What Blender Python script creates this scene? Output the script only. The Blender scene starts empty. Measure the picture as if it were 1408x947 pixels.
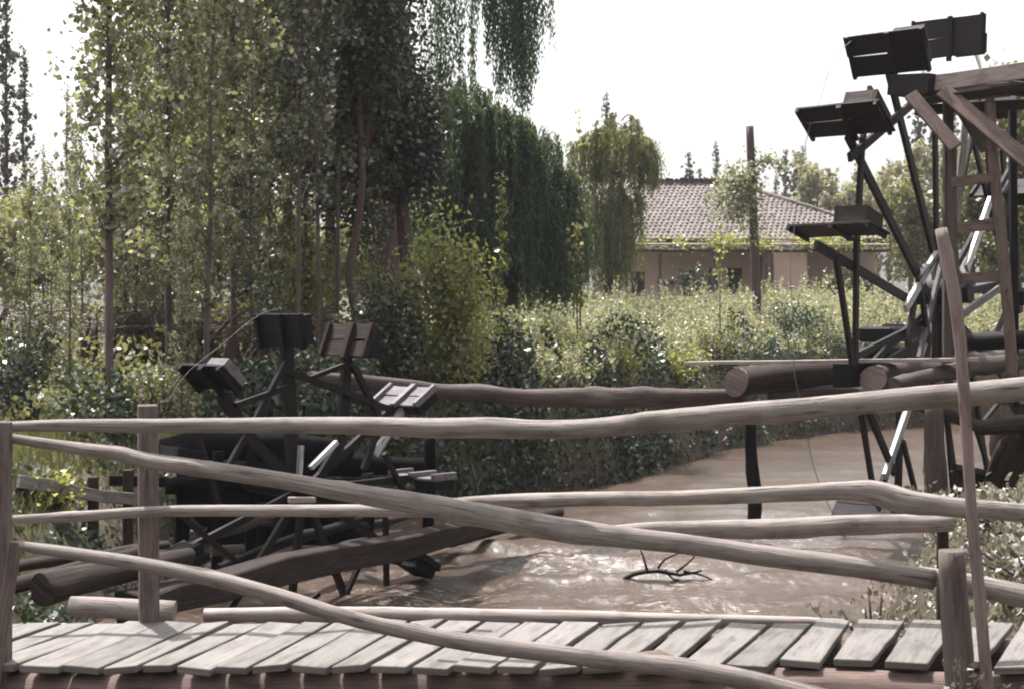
import bpy, bmesh, math, random
import numpy as np
from mathutils import Vector, Matrix
S = bpy.context.scene
COL = S.collection
rng = np.random.default_rng(7)
random.seed(7)
F, CX, HY, CH = 1956.0, 704.0, 450.0, 1.6      # focal length in photo pixels, centre, horizon row, camera height
WZ = -1.1                                       # water level
V = Vector

def P(px, py, Y):
    return V(((px-CX)*Y/F, Y, CH-(py-HY)*Y/F))

# ------------------------------------------------------------------ terrain functions
LY = [-10, 0, 6.5, 9, 15, 16.5, 18.5, 21.5, 24.6, 27.8, 31, 36, 41, 48, 60]
LX = [-10, -6.5, -3.3, -3.3, -3.6, -3.4, -2, -.6, 2.1, 3.2, 4.7, 7.9, 14, 30, 60]
RY = [-10, 0, 5.5, 6.5, 9, 13.2, 17.9, 22, 28, 34, 42, 60]
RX = [-4.5, -1, 1.7, 2.0, 2.4, 3.3, 5.9, 8.6, 15, 24, 38, 75]
def XL(y): return np.interp(y, LY, LX)
def XR(y): return np.interp(y, RY, RX)
def sm(t): t = np.clip(t, 0, 1); return t*t*(3-2*t)
def wob(x, y, f, s):
    return (np.sin(x*f+s)+np.sin(y*f*1.13+2.1*s)+np.sin((x+y)*f*.71+.7*s)+np.sin((x-y)*f*.63+1.3*s))*.25
def ground(x, y):
    x = np.asarray(x, float); y = np.asarray(y, float)
    mL = (XL(y+.4)-XL(y-.4))/.8; mR = (XR(y+.4)-XR(y-.4))/.8
    dL = (x-XL(y))/np.sqrt(1+mL*mL); dR = (XR(y)-x)/np.sqrt(1+mR*mR)
    topL = np.interp(y, [-10, 15, 19, 24, 33, 70, 90, 500], [0, 0, .2, .7, .78, 2.85, 3.1, 5])
    topR = np.interp(y, [-10, 8, 14, 24, 40, 80, 500], [-.12, -.12, .0, .5, .9, 3, 5])
    d = np.minimum(dL, dR)
    top = np.where(dL < dR, topL, topR)
    top = top+wob(x, y, .9, 1.)*.07+wob(x, y, 2.6, 3.)*.04
    d = d+wob(x, y, 1.7, 5.)*.22
    t = sm((d+1.15)/1.45)
    return top*(1-t)+(-1.6)*t

# ------------------------------------------------------------------ mesh helpers
def link(o, parent=None):
    COL.objects.link(o)
    if parent: o.parent = parent
    return o
def raw_mesh(name, v, loops, starts, mat, parent=None, uv=None, smooth=False, origin=None):
    v = np.asarray(v, np.float32)
    if origin is not None: v = v-np.asarray(origin, np.float32)
    me = bpy.data.meshes.new(name)
    me.vertices.add(len(v)); me.vertices.foreach_set('co', v.ravel())
    me.loops.add(len(loops)); me.loops.foreach_set('vertex_index', np.asarray(loops, np.int32))
    me.polygons.add(len(starts)); me.polygons.foreach_set('loop_start', np.asarray(starts, np.int32))
    if smooth: me.polygons.foreach_set('use_smooth', np.ones(len(starts), bool))
    if uv is not None:
        l = me.uv_layers.new(name='UVMap'); l.data.foreach_set('uv', np.asarray(uv, np.float32).ravel())
    me.update(calc_edges=True); me.validate()
    me.materials.append(mat)
    o = bpy.data.objects.new(name, me)
    if origin is not None: o.location = origin
    return link(o, parent)
def empty(name, loc=(0, 0, 0)):
    o = bpy.data.objects.new(name, None); o.location = loc; o.empty_display_size = .2
    return link(o)
def tag(o, label=None, cat=None, group=None, kind=None):
    if label: o['label'] = label
    if cat: o['category'] = cat
    if group: o['group'] = group
    if kind: o['kind'] = kind
    return o
def thing(name, label, cat, loc=(0, 0, 0), group=None):
    return tag(empty(name, loc), label, cat, group)

class MB:
    """collects beams and logs with grain UVs, then links them as one mesh"""
    def __init__(s): s.v = []; s.f = []; s.uv = []; s.sm = []
    def quadgrid(s, rings, uvs, closed, smooth=True):
        b = len(s.v); n = len(rings[0])
        for r in rings: s.v.extend(r)
        for i in range(len(rings)-1):
            for j in range(n if closed else n-1):
                k = (j+1) % n
                s.f.append((b+i*n+j, b+i*n+k, b+(i+1)*n+k, b+(i+1)*n+j))
                s.uv.append((uvs[i][j], (uvs[i][j][0], uvs[i][j+1][1]), (uvs[i+1][j][0], uvs[i+1][j+1][1]), uvs[i+1][j])); s.sm.append(smooth)
    def beam(s, p0, p1, w, h, up=None, w1=None, h1=None, n=1, wav=0.0):
        """rectangular timber from p0 to p1; w across, h along 'up'"""
        p0 = V(p0); p1 = V(p1); d = (p1-p0); L = d.length; d.normalize()
        up = V(up) if up is not None else V((0, 0, 1))
        if abs(up.dot(d)) > .97: up = V((0, 1, 0))
        sx = d.cross(up).normalized(); uz = sx.cross(d).normalized()
        w1 = w if w1 is None else w1; h1 = h if h1 is None else h1
        o = (random.random()*9, random.random()*9)
        rings = []; uvs = []
        for i in range(n+1):
            t = i/n; ww = (w+(w1-w)*t)/2; hh = (h+(h1-h)*t)/2; c = p0+d*(L*t)
            if wav: c = c+sx*random.uniform(-wav, wav)+uz*random.uniform(-wav, wav)
            rings.append([c+sx*a*ww+uz*b*hh for a, b in ((-1, -1), (1, -1), (1, 1), (-1, 1))])
            uvs.append([(o[0]+L*t, o[1]+q) for q in (0, ww*2, ww*2+hh*2, ww*4+hh*2, ww*4+hh*4)])
        s.quadgrid(rings, uvs, True, False)
        b = len(s.v)-4*(n+1)
        for idx in ((3, 2, 1, 0), (4*n, 4*n+1, 4*n+2, 4*n+3)):
            s.f.append(tuple(b+k for k in idx)); s.uv.append(((o[0], o[1]), (o[0]+.02, o[1]), (o[0]+.02, o[1]+h), (o[0], o[1]+h))); s.sm.append(False)
        return s
    def log(s, pts, rad, seg=12, step=.12, rough=.06, seed=None, capsq=False):
        """knotty round timber through pts with radii rad (metres)"""
        r = np.random.default_rng(seed if seed is not None else random.randrange(9999))
        pts = [V(p) for p in pts]
        # Catmull-Rom resample
        q = []; rr = []
        for i in range(len(pts)-1):
            a = pts[max(i-1, 0)]; b = pts[i]; c = pts[i+1]; d = pts[min(i+2, len(pts)-1)]
            k = max(2, int((c-b).length/step))
            for j in range(k):
                t = j/k
                q.append(.5*((2*b)+(c-a)*t+(2*a-5*b+4*c-d)*t*t+(3*b-a-3*c+d)*t**3))
                rr.append(rad[i]+(rad[i+1]-rad[i])*(t*t*(3-2*t)))
        q.append(pts[-1]); rr.append(rad[-1])
        ph = r.uniform(0, 6.28, 6); o = r.uniform(0, 9, 2)
        rings = []; uvs = []; L = 0
        knots = [(r.uniform(.03, .97)*len(q), r.uniform(0, 6.28), r.uniform(.1, .34)) for _ in range(max(1, int(len(q)*step/.42)))]
        ref = V((0, 0, 1)) if abs((q[-1]-q[0]).normalized().z) < .9 else V((0, 1, 0))
        for i, c in enumerate(q):
            d = (q[min(i+1, len(q)-1)]-q[max(i-1, 0)]).normalized()
            sx = d.cross(ref).normalized(); uz = sx.cross(d).normalized()
            if i: L += (c-q[i-1]).length
            ring = []
            for j in range(seg):
                a = 2*math.pi*j/seg
                m = 1+rough*(math.sin(2*a+ph[0]+L*1.3)+.6*math.sin(3*a+ph[1]-L*2.1)+.5*math.sin(L*5+ph[2]+a)+.8*r.uniform(-.5, .5))
                for (ki, ka, kh) in knots:
                    da = (a-ka+math.pi) % (2*math.pi)-math.pi
                    m += kh*math.exp(-((i-ki)*step/ max(rr[i]*1.1, .03))**2-(da/.7)**2)
                ring.append(c+(sx*math.cos(a)+uz*math.sin(a))*rr[i]*m)
            rings.append(ring); uvs.append([(o[0]+L, o[1]+2*math.pi*rr[0]*j/seg) for j in range(seg+1)])
        s.quadgrid(rings, uvs, True, True)
        n = len(rings); b = len(s.v)-n*seg
        for base, flip in ((b, True), (b+(n-1)*seg, False)):
            idx = list(range(base, base+seg)); idx = idx[::-1] if flip else idx
            s.f.append(tuple(idx)); s.uv.append(tuple((o[0]+.03*math.cos(6.28*k/seg), o[1]+.03*math.sin(6.28*k/seg)) for k in range(seg))); s.sm.append(False)
        return s
    def poly(s, pts, uvsc=1.0):
        b = len(s.v); s.v.extend(V(p) for p in pts); s.f.append(tuple(range(b, b+len(pts))))
        s.uv.append(tuple((p[0]*uvsc, p[1]*uvsc+p[2]*uvsc) for p in pts)); s.sm.append(False); return s
    def build(s, name, mat, parent=None, origin=None, bevel=0.0):
        if origin is None:
            origin = (0, 0, 0)
            if parent is None: origin = tuple(sum((V(p) for p in s.v), V())/len(s.v))
        elif parent is not None: origin = (0, 0, 0)
        off = V(parent.location) if parent is not None else V((0, 0, 0))
        me = bpy.data.meshes.new(name)
        oo = V(origin)
        me.from_pydata([tuple(V(p)-oo-off) for p in s.v], [], s.f)
        l = me.uv_layers.new(name='UVMap')
        l.data.foreach_set('uv', np.array([c for f in s.uv for c in f], np.float32).ravel())
        me.polygons.foreach_set('use_smooth', s.sm)
        me.update(); me.materials.append(mat)
        o = bpy.data.objects.new(name, me); o.location = oo
        if bevel:
            m = o.modifiers.new('bevel', 'BEVEL'); m.width = bevel; m.segments = 1; m.limit_method = 'ANGLE'
        return link(o, parent)

# ------------------------------------------------------------------ materials
def newmat(name):
    m = bpy.data.materials.new(name); m.use_nodes = True
    nt = m.node_tree; nt.nodes.clear()
    return m, nt, nt.nodes, nt.links
def N(nodes, t, **kw):
    n = nodes.new(t)
    for k, v in kw.items():
        if k in n.inputs: n.inputs[k].default_value = v
        else: setattr(n, k, v)
    return n
def ramp(nodes, stops):
    r = nodes.new('ShaderNodeValToRGB'); e = r.color_ramp.elements
    e[0].position, e[0].color = stops[0][0], (*stops[0][1], 1)
    e[1].position, e[1].color = stops[-1][0], (*stops[-1][1], 1)
    for p, c in stops[1:-1]:
        k = e.new(p); k.color = (*c, 1)
    return r
def wood(name, c_dark, c_mid, c_light, rough=.75, spec=.3, bump=.5, gs=1.0, crack=.8, knots=.7):
    m, nt, n, l = newmat(name)
    uv = N(n, 'ShaderNodeUVMap'); 
    mp = N(n, 'ShaderNodeMapping'); mp.inputs['Scale'].default_value = (1.6*gs, 80*gs, 1)
    l.new(uv.outputs[0], mp.inputs[0])
    g = N(n, 'ShaderNodeTexNoise', Scale=2.2, Detail=7.0, Roughness=.65, Distortion=.6); l.new(mp.outputs[0], g.inputs['Vector'])
    mp2 = N(n, 'ShaderNodeMapping'); mp2.inputs['Scale'].default_value = (2.4*gs, 8*gs, 1); l.new(uv.outputs[0], mp2.inputs[0])
    g2 = N(n, 'ShaderNodeTexNoise', Scale=1.7, Detail=4.0, Roughness=.6); l.new(mp2.outputs[0], g2.inputs['Vector'])
    rp = ramp(n, [(.28, c_dark), (.5, c_mid), (.72, c_light)]); l.new(g.outputs['Fac'], rp.inputs[0])
    rp2 = ramp(n, [(.34, (.52, .49, .47)), (.5, (1.0, .98, .97)), (.68, (1.12, 1.1, 1.08))]); l.new(g2.outputs['Fac'], rp2.inputs[0])
    mx = N(n, 'ShaderNodeMixRGB', blend_type='MULTIPLY'); mx.inputs[0].default_value = .75
    l.new(rp.outputs[0], mx.inputs[1]); l.new(rp2.outputs[0], mx.inputs[2])
    # fine cracks along the grain
    mp3 = N(n, 'ShaderNodeMapping'); mp3.inputs['Scale'].default_value = (.7*gs, 34*gs, 1); l.new(uv.outputs[0], mp3.inputs[0])
    vo = N(n, 'ShaderNodeTexNoise', Scale=3.0, Detail=2.0, Distortion=1.5); l.new(mp3.outputs[0], vo.inputs['Vector'])
    cr = ramp(n, [(.325, (.25, .22, .22)), (.36, (1, 1, 1))]); l.new(vo.outputs['Fac'], cr.inputs[0])
    mx2 = N(n, 'ShaderNodeMixRGB', blend_type='MULTIPLY'); mx2.inputs[0].default_value = crack
    l.new(mx.outputs[0], mx2.inputs[1]); l.new(cr.outputs[0], mx2.inputs[2])
    # knots
    mp4 = N(n, 'ShaderNodeMapping'); mp4.inputs['Scale'].default_value = (2.4, 7.5, 1); l.new(uv.outputs[0], mp4.inputs[0])
    kv = N(n, 'ShaderNodeTexVoronoi', Scale=1.0); l.new(mp4.outputs[0], kv.inputs['Vector'])
    kr = ramp(n, [(.05, (.22, .17, .16)), (.13, (1, 1, 1))]); l.new(kv.outputs['Distance'], kr.inputs[0])
    mxk = N(n, 'ShaderNodeMixRGB', blend_type='MULTIPLY'); mxk.inputs[0].default_value = knots
    l.new(mx2.outputs[0], mxk.inputs[1]); l.new(kr.outputs[0], mxk.inputs[2]); mx2 = mxk
    # per-piece tone
    ri = N(n, 'ShaderNodeNewGeometry'); 
    mr = N(n, 'ShaderNodeMapRange'); mr.inputs['To Min'].default_value = .82; mr.inputs['To Max'].default_value = 1.14
    l.new(ri.outputs['Random Per Island'], mr.inputs[0])
    mx3 = N(n, 'ShaderNodeMixRGB', blend_type='MULTIPLY'); mx3.inputs[0].default_value = 1
    l.new(mx2.outputs[0], mx3.inputs[1]); l.new(mr.outputs[0], mx3.inputs[2])
    b = N(n, 'ShaderNodeBsdfPrincipled', Roughness=rough); b.inputs['Specular IOR Level'].default_value = spec
    l.new(mx3.outputs[0], b.inputs['Base Color'])
    ad = N(n, 'ShaderNodeMath', operation='ADD'); l.new(g.outputs['Fac'], ad.inputs[0]); l.new(cr.outputs[0], ad.inputs[1])
    bp = N(n, 'ShaderNodeBump', Strength=bump, Distance=.012); l.new(ad.outputs[0], bp.inputs['Height']); l.new(bp.outputs[0], b.inputs['Normal'])
    o = N(n, 'ShaderNodeOutputMaterial'); l.new(b.outputs[0], o.inputs[0])
    return m
def leafmat(name, c1, c2, c3=None, rough=.42, spec=.5, trans=.35, tcol=None, nscale=.35, under=None, ushare=.5, stretch=(1, 1, 1)):
    m, nt, n, l = newmat(name)
    ge = N(n, 'ShaderNodeNewGeometry'); tc = N(n, 'ShaderNodeTexCoord')
    nz = N(n, 'ShaderNodeTexNoise', Scale=nscale, Detail=3.0); mpn = N(n, 'ShaderNodeMapping'); mpn.inputs['Scale'].default_value = stretch; l.new(tc.outputs['Object'], mpn.inputs[0]); l.new(mpn.outputs[0], nz.inputs['Vector'])
    ad = N(n, 'ShaderNodeMath', operation='MULTIPLY_ADD'); ad.inputs[1].default_value = .55
    l.new(ge.outputs['Random Per Island'], ad.inputs[0])
    sb = N(n, 'ShaderNodeMath', operation='MULTIPLY_ADD'); sb.inputs[1].default_value = 1.5; sb.inputs[2].default_value = -.52
    l.new(nz.outputs['Fac'], sb.inputs[0]); l.new(sb.outputs[0], ad.inputs[2])
    rp = ramp(n, [(0, c1), (.55, c2), (1, c3 or c2)]); l.new(ad.outputs[0], rp.inputs[0])
    b = N(n, 'ShaderNodeBsdfPrincipled', Roughness=rough); b.inputs['Specular IOR Level'].default_value = spec
    if under:        # downy pale underside on part of the leaves, pushed whiter to imitate sun sparkle
        gt = N(n, 'ShaderNodeMath', operation='LESS_THAN'); gt.inputs[1].default_value = ushare
        wn = N(n, 'ShaderNodeMath', operation='FRACT'); mu = N(n, 'ShaderNodeMath', operation='MULTIPLY'); mu.inputs[1].default_value = 37.7
        l.new(ge.outputs['Random Per Island'], mu.inputs[0]); l.new(mu.outputs[0], wn.inputs[0]); l.new(wn.outputs[0], gt.inputs[0])
        an = N(n, 'ShaderNodeMath', operation='MULTIPLY'); l.new(gt.outputs[0], an.inputs[0]); l.new(ge.outputs['Backfacing'], an.inputs[1])
        um = N(n, 'ShaderNodeMixRGB'); um.inputs[2].default_value = (*under, 1); l.new(an.outputs[0], um.inputs[0]); l.new(rp.outputs[0], um.inputs[1]); l.new(um.outputs[0], b.inputs['Base Color'])
    else: l.new(rp.outputs[0], b.inputs['Base Color'])
    t = N(n, 'ShaderNodeBsdfTranslucent')
    mt = N(n, 'ShaderNodeMixRGB', blend_type='MULTIPLY'); mt.inputs[0].default_value = 1; mt.inputs[2].default_value = (*(tcol or (2.0, 2.0, .9)), 1)
    l.new(rp.outputs[0], mt.inputs[1]); l.new(mt.outputs[0], t.inputs[0])
    ms = N(n, 'ShaderNodeMixShader'); ms.inputs[0].default_value = trans
    l.new(b.outputs[0], ms.inputs[1]); l.new(t.outputs[0], ms.inputs[2])
    o = N(n, 'ShaderNodeOutputMaterial'); l.new(ms.outputs[0], o.inputs[0])
    return m
def plain(name, c, c2=None, rough=.8, scale=6., bump=.3, spec=.3, coord='Object', dist=.02):
    m, nt, n, l = newmat(name)
    tc = N(n, 'ShaderNodeTexCoord'); nz = N(n, 'ShaderNodeTexNoise', Scale=scale, Detail=6.0, Roughness=.65)
    l.new(tc.outputs[coord], nz.inputs['Vector'])
    rp = ramp(n, [(.3, c), (.7, c2 or c)]); l.new(nz.outputs['Fac'], rp.inputs[0])
    b = N(n, 'ShaderNodeBsdfPrincipled', Roughness=rough); b.inputs['Specular IOR Level'].default_value = spec
    l.new(rp.outputs[0], b.inputs['Base Color'])
    bp = N(n, 'ShaderNodeBump', Strength=bump, Distance=dist); l.new(nz.outputs['Fac'], bp.inputs['Height']); l.new(bp.outputs[0], b.inputs['Normal'])
    o = N(n, 'ShaderNodeOutputMaterial'); l.new(b.outputs[0], o.inputs[0])
    return m
M = dict(
    rail=wood('weathered_pole_wood', (.125, .104, .095), (.208, .180, .166), (.285, .256, .240), bump=.6),
    post=wood('fence_post_wood', (.06, .046, .043), (.118, .09, .084), (.18, .142, .132), bump=.6),
    stick=wood('peeled_stick_wood', (.11, .08, .078), (.175, .132, .126), (.25, .2, .19), bump=.3),
    deck=wood('deck_plank_wood', (.088, .080, .076), (.138, .127, .121), (.185, .173, .166), bump=.4, gs=.8, crack=.4, knots=.5),
    dark=wood('wet_black_wood', (.003, .003, .004), (.007, .006, .008), (.016, .014, .016), rough=.55, spec=.12, bump=.6),
    wheel=wood('wheel_wood', (.006, .0045, .0055), (.014, .010, .012), (.034, .026, .028), rough=.6, spec=.16, bump=.6),
    lit_wood=wood('lit_paddle_wood', (.05, .045, .052), (.105, .094, .105), (.19, .175, .185), rough=.5, bump=.6),  # paler copy of the wheel wood with sunlight put into its colour
    brown=wood('red_brown_timber', (.055, .037, .033), (.115, .080, .070), (.195, .145, .130), bump=.5),
    pale=wood('pale_timber', (.17, .14, .13), (.26, .22, .205), (.34, .30, .285), bump=.35),
    logbr=wood('brown_log_wood', (.028, .021, .020), (.068, .051, .047), (.125, .098, .091), bump=.8, gs=.6),
    logdk=wood('dark_log_wood', (.010, .007, .006), (.030, .021, .019), (.075, .056, .051), rough=.7, spec=.14, bump=.9, gs=.6),
    glare=wood('glare_strut_wood', (.2, .2, .2), (.36, .37, .37), (.5, .51, .51), rough=.35, spec=.6, bump=.3),  # near-white tone paints the sun's glare onto wet struts
    endgr=wood('log_end_wood', (.12, .09, .085), (.19, .147, .138), (.25, .2, .19), bump=.4),
    bark=wood('poplar_bark', (.06, .043, .042), (.115, .083, .082), (.18, .14, .135), bump=.8, gs=.5),
    barkd=wood('dark_bark', (.05, .034, .033), (.10, .066, .064), (.17, .115, .11), bump=.8, gs=.5),
    wall=plain('pink_adobe', (.60, .43, .385), (.68, .50, .455), scale=.9, bump=.12),
    plaster=plain('adobe_end_wall', (.62, .44, .395), (.70, .52, .47), scale=1.3, bump=.15),
    shade_wood=plain('shaded_pit_wood', (.003, .003, .004), (.009, .008, .009), scale=7, rough=.95, spec=.05, bump=.6),  # dark crib wood with the tree shade put into its colour
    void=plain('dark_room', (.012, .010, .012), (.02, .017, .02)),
    door=plain('dark_door_wood', (.03, .022, .022), (.05, .036, .036), scale=9),
    wire=plain('thin_wire', (.10, .10, .10), (.2, .2, .2), rough=.4),
    drop=None)
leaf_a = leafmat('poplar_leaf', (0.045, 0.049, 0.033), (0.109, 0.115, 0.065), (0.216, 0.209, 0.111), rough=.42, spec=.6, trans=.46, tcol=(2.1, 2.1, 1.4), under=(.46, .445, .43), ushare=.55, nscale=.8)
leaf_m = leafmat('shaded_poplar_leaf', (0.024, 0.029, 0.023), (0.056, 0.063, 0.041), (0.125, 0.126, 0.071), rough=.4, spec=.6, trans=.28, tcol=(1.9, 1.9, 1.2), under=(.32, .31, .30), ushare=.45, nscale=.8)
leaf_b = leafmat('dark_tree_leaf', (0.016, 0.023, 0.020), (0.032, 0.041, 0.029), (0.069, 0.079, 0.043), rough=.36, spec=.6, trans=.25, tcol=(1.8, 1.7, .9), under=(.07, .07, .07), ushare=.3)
leaf_w = leafmat('willow_leaf_dark', (0.034, 0.059, 0.049), (0.069, 0.106, 0.073), (0.135, 0.175, 0.098), rough=.5, spec=.3, trans=.28, nscale=1.0, stretch=(3.2, 3.2, .3))
leaf_w2 = leafmat('willow_leaf_light', (0.076, 0.087, 0.049), (0.150, 0.158, 0.088), (0.230, 0.225, 0.131), rough=.5, spec=.4, trans=.4, tcol=(1.8, 1.75, .95), nscale=1.0, stretch=(3.2, 3.2, .3))
leaf_c = leafmat('crop_leaf', (0.079, 0.088, 0.051), (0.174, 0.177, 0.107), (0.316, 0.289, 0.192), rough=.4, spec=.6, trans=.42, tcol=(2.0, 2.0, 1.4), nscale=.3, under=(.50, .47, .44), ushare=.6)
leaf_u = leafmat('undergrowth_leaf', (0.013, 0.022, 0.017), (0.027, 0.042, 0.026), (0.072, 0.088, 0.042), rough=.36, spec=.6, trans=.25, nscale=.6, under=(.16, .17, .16), ushare=.35)
leaf_y = leafmat('yellow_green_leaf', (0.075, 0.087, 0.033), (0.158, 0.167, 0.063), (0.255, 0.248, 0.105), rough=.4, spec=.6, trans=.48, tcol=(2.15, 2.1, 1.2), nscale=.8, under=(.32, .31, .24), ushare=.45)
leaf_s = leafmat('silvery_shrub_leaf', (0.056, 0.054, 0.040), (0.124, 0.113, 0.088), (0.213, 0.197, 0.158), rough=.45, spec=.5, trans=.25, tcol=(1.6, 1.5, 1.0), nscale=1.5, under=(.36, .34, .31), ushare=.6)
leaf_f = leafmat('far_tree_leaf', (0.161, 0.154, 0.113), (0.245, 0.237, 0.171), (0.342, 0.318, 0.229), rough=.6, spec=.3, trans=.35, tcol=(1.5, 1.45, 1.0))  # distance haze mixed into this pale leaf colour
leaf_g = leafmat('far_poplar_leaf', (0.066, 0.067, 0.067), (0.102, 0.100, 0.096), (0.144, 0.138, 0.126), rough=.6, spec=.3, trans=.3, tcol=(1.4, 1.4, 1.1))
leaf_o = leafmat('right_bank_leaf', (0.064, 0.068, 0.037), (0.118, 0.120, 0.061), (0.208, 0.197, 0.114), rough=.45, spec=.5, trans=.36, tcol=(1.8, 1.7, .9), under=(.26, .25, .21), ushare=.4)
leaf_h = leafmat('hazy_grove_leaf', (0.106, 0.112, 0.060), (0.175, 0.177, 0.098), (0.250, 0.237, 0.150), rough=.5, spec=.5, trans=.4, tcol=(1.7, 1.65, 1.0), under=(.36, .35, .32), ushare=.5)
grassm = leafmat('grass_blade', (.05, .056, .026), (.09, .092, .044), (.14, .132, .074), rough=.6, spec=.3, trans=.36, tcol=(1.6, 1.5, .95))
drym = plain('dry_twig', (.05, .034, .031), (.11, .078, .07), scale=4)

# ------------------------------------------------------------------ ground and water
def build_ground():
    xs = np.concatenate([[-420, -250, -150, -90, -60, -40, -28, -20], np.arange(-15, 18, .22), [18.5, 20, 23, 27, 32, 38, 46, 58, 75, 100, 150, 250, 420]])
    ys = np.concatenate([[-60, -30, -18, -12], np.arange(-8, 4, .6), np.arange(4, 44, .22), np.arange(44, 80, 1.2), [84, 92, 105, 125, 160, 220, 320, 520]])
    X, Y = np.meshgrid(xs, ys)
    Z = ground(X, Y)+rng.normal(0, .012, X.shape)
    v = np.stack([X, Y, Z], -1).reshape(-1, 3); nx = len(xs); ny = len(ys)
    i, j = np.meshgrid(np.arange(nx-1), np.arange(ny-1)); a = (j*nx+i).ravel()
    q = np.stack([a, a+1, a+nx+1, a+nx], 1)
    m, nt, n, l = newmat('earth_and_turf')
    tc = N(n, 'ShaderNodeTexCoord'); a1 = N(n, 'ShaderNodeTexNoise', Scale=.45, Detail=6.0); a2 = N(n, 'ShaderNodeTexNoise', Scale=7.0, Detail=7.0, Roughness=.7)
    l.new(tc.outputs['Object'], a1.inputs['Vector']); l.new(tc.outputs['Object'], a2.inputs['Vector'])
    r1 = ramp(n, [(.35, (.04, .042, .02)), (.5, (.08, .07, .042)), (.66, (.12, .09, .072))]); l.new(a1.outputs['Fac'], r1.inputs[0])
    r2 = ramp(n, [(.3, (.5, .5, .5)), (.7, (1.2, 1.2, 1.2))]); l.new(a2.outputs['Fac'], r2.inputs[0])
    sp = N(n, 'ShaderNodeSeparateXYZ'); l.new(tc.outputs['Object'], sp.inputs[0])
    mr = N(n, 'ShaderNodeMapRange'); mr.inputs['From Min'].default_value = -.9; mr.inputs['From Max'].default_value = -.45; l.new(sp.outputs['Z'], mr.inputs[0])
    mud = N(n, 'ShaderNodeMixRGB'); mud.inputs[1].default_value = (.06, .043, .036, 1); l.new(mr.outputs[0], mud.inputs[0]); l.new(r1.outputs[0], mud.inputs[2])
    mx = N(n, 'ShaderNodeMixRGB', blend_type='MULTIPLY'); mx.inputs[0].default_value = 1; l.new(mud.outputs[0], mx.inputs[1]); l.new(r2.outputs[0], mx.inputs[2])
    b = N(n, 'ShaderNodeBsdfPrincipled', Roughness=.9); b.inputs['Specular IOR Level'].default_value = .2
    l.new(mx.outputs[0], b.inputs['Base Color'])
    bp = N(n, 'ShaderNodeBump', Strength=.7, Distance=.05); l.new(a2.outputs['Fac'], bp.inputs['Height']); l.new(bp.outputs[0], b.inputs['Normal'])
    o = N(n, 'ShaderNodeOutputMaterial'); l.new(b.outputs[0], o.inputs[0])
    tag(raw_mesh('ground', v, q.ravel(), np.arange(len(q))*4, m, smooth=True), kind='structure')
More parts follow.
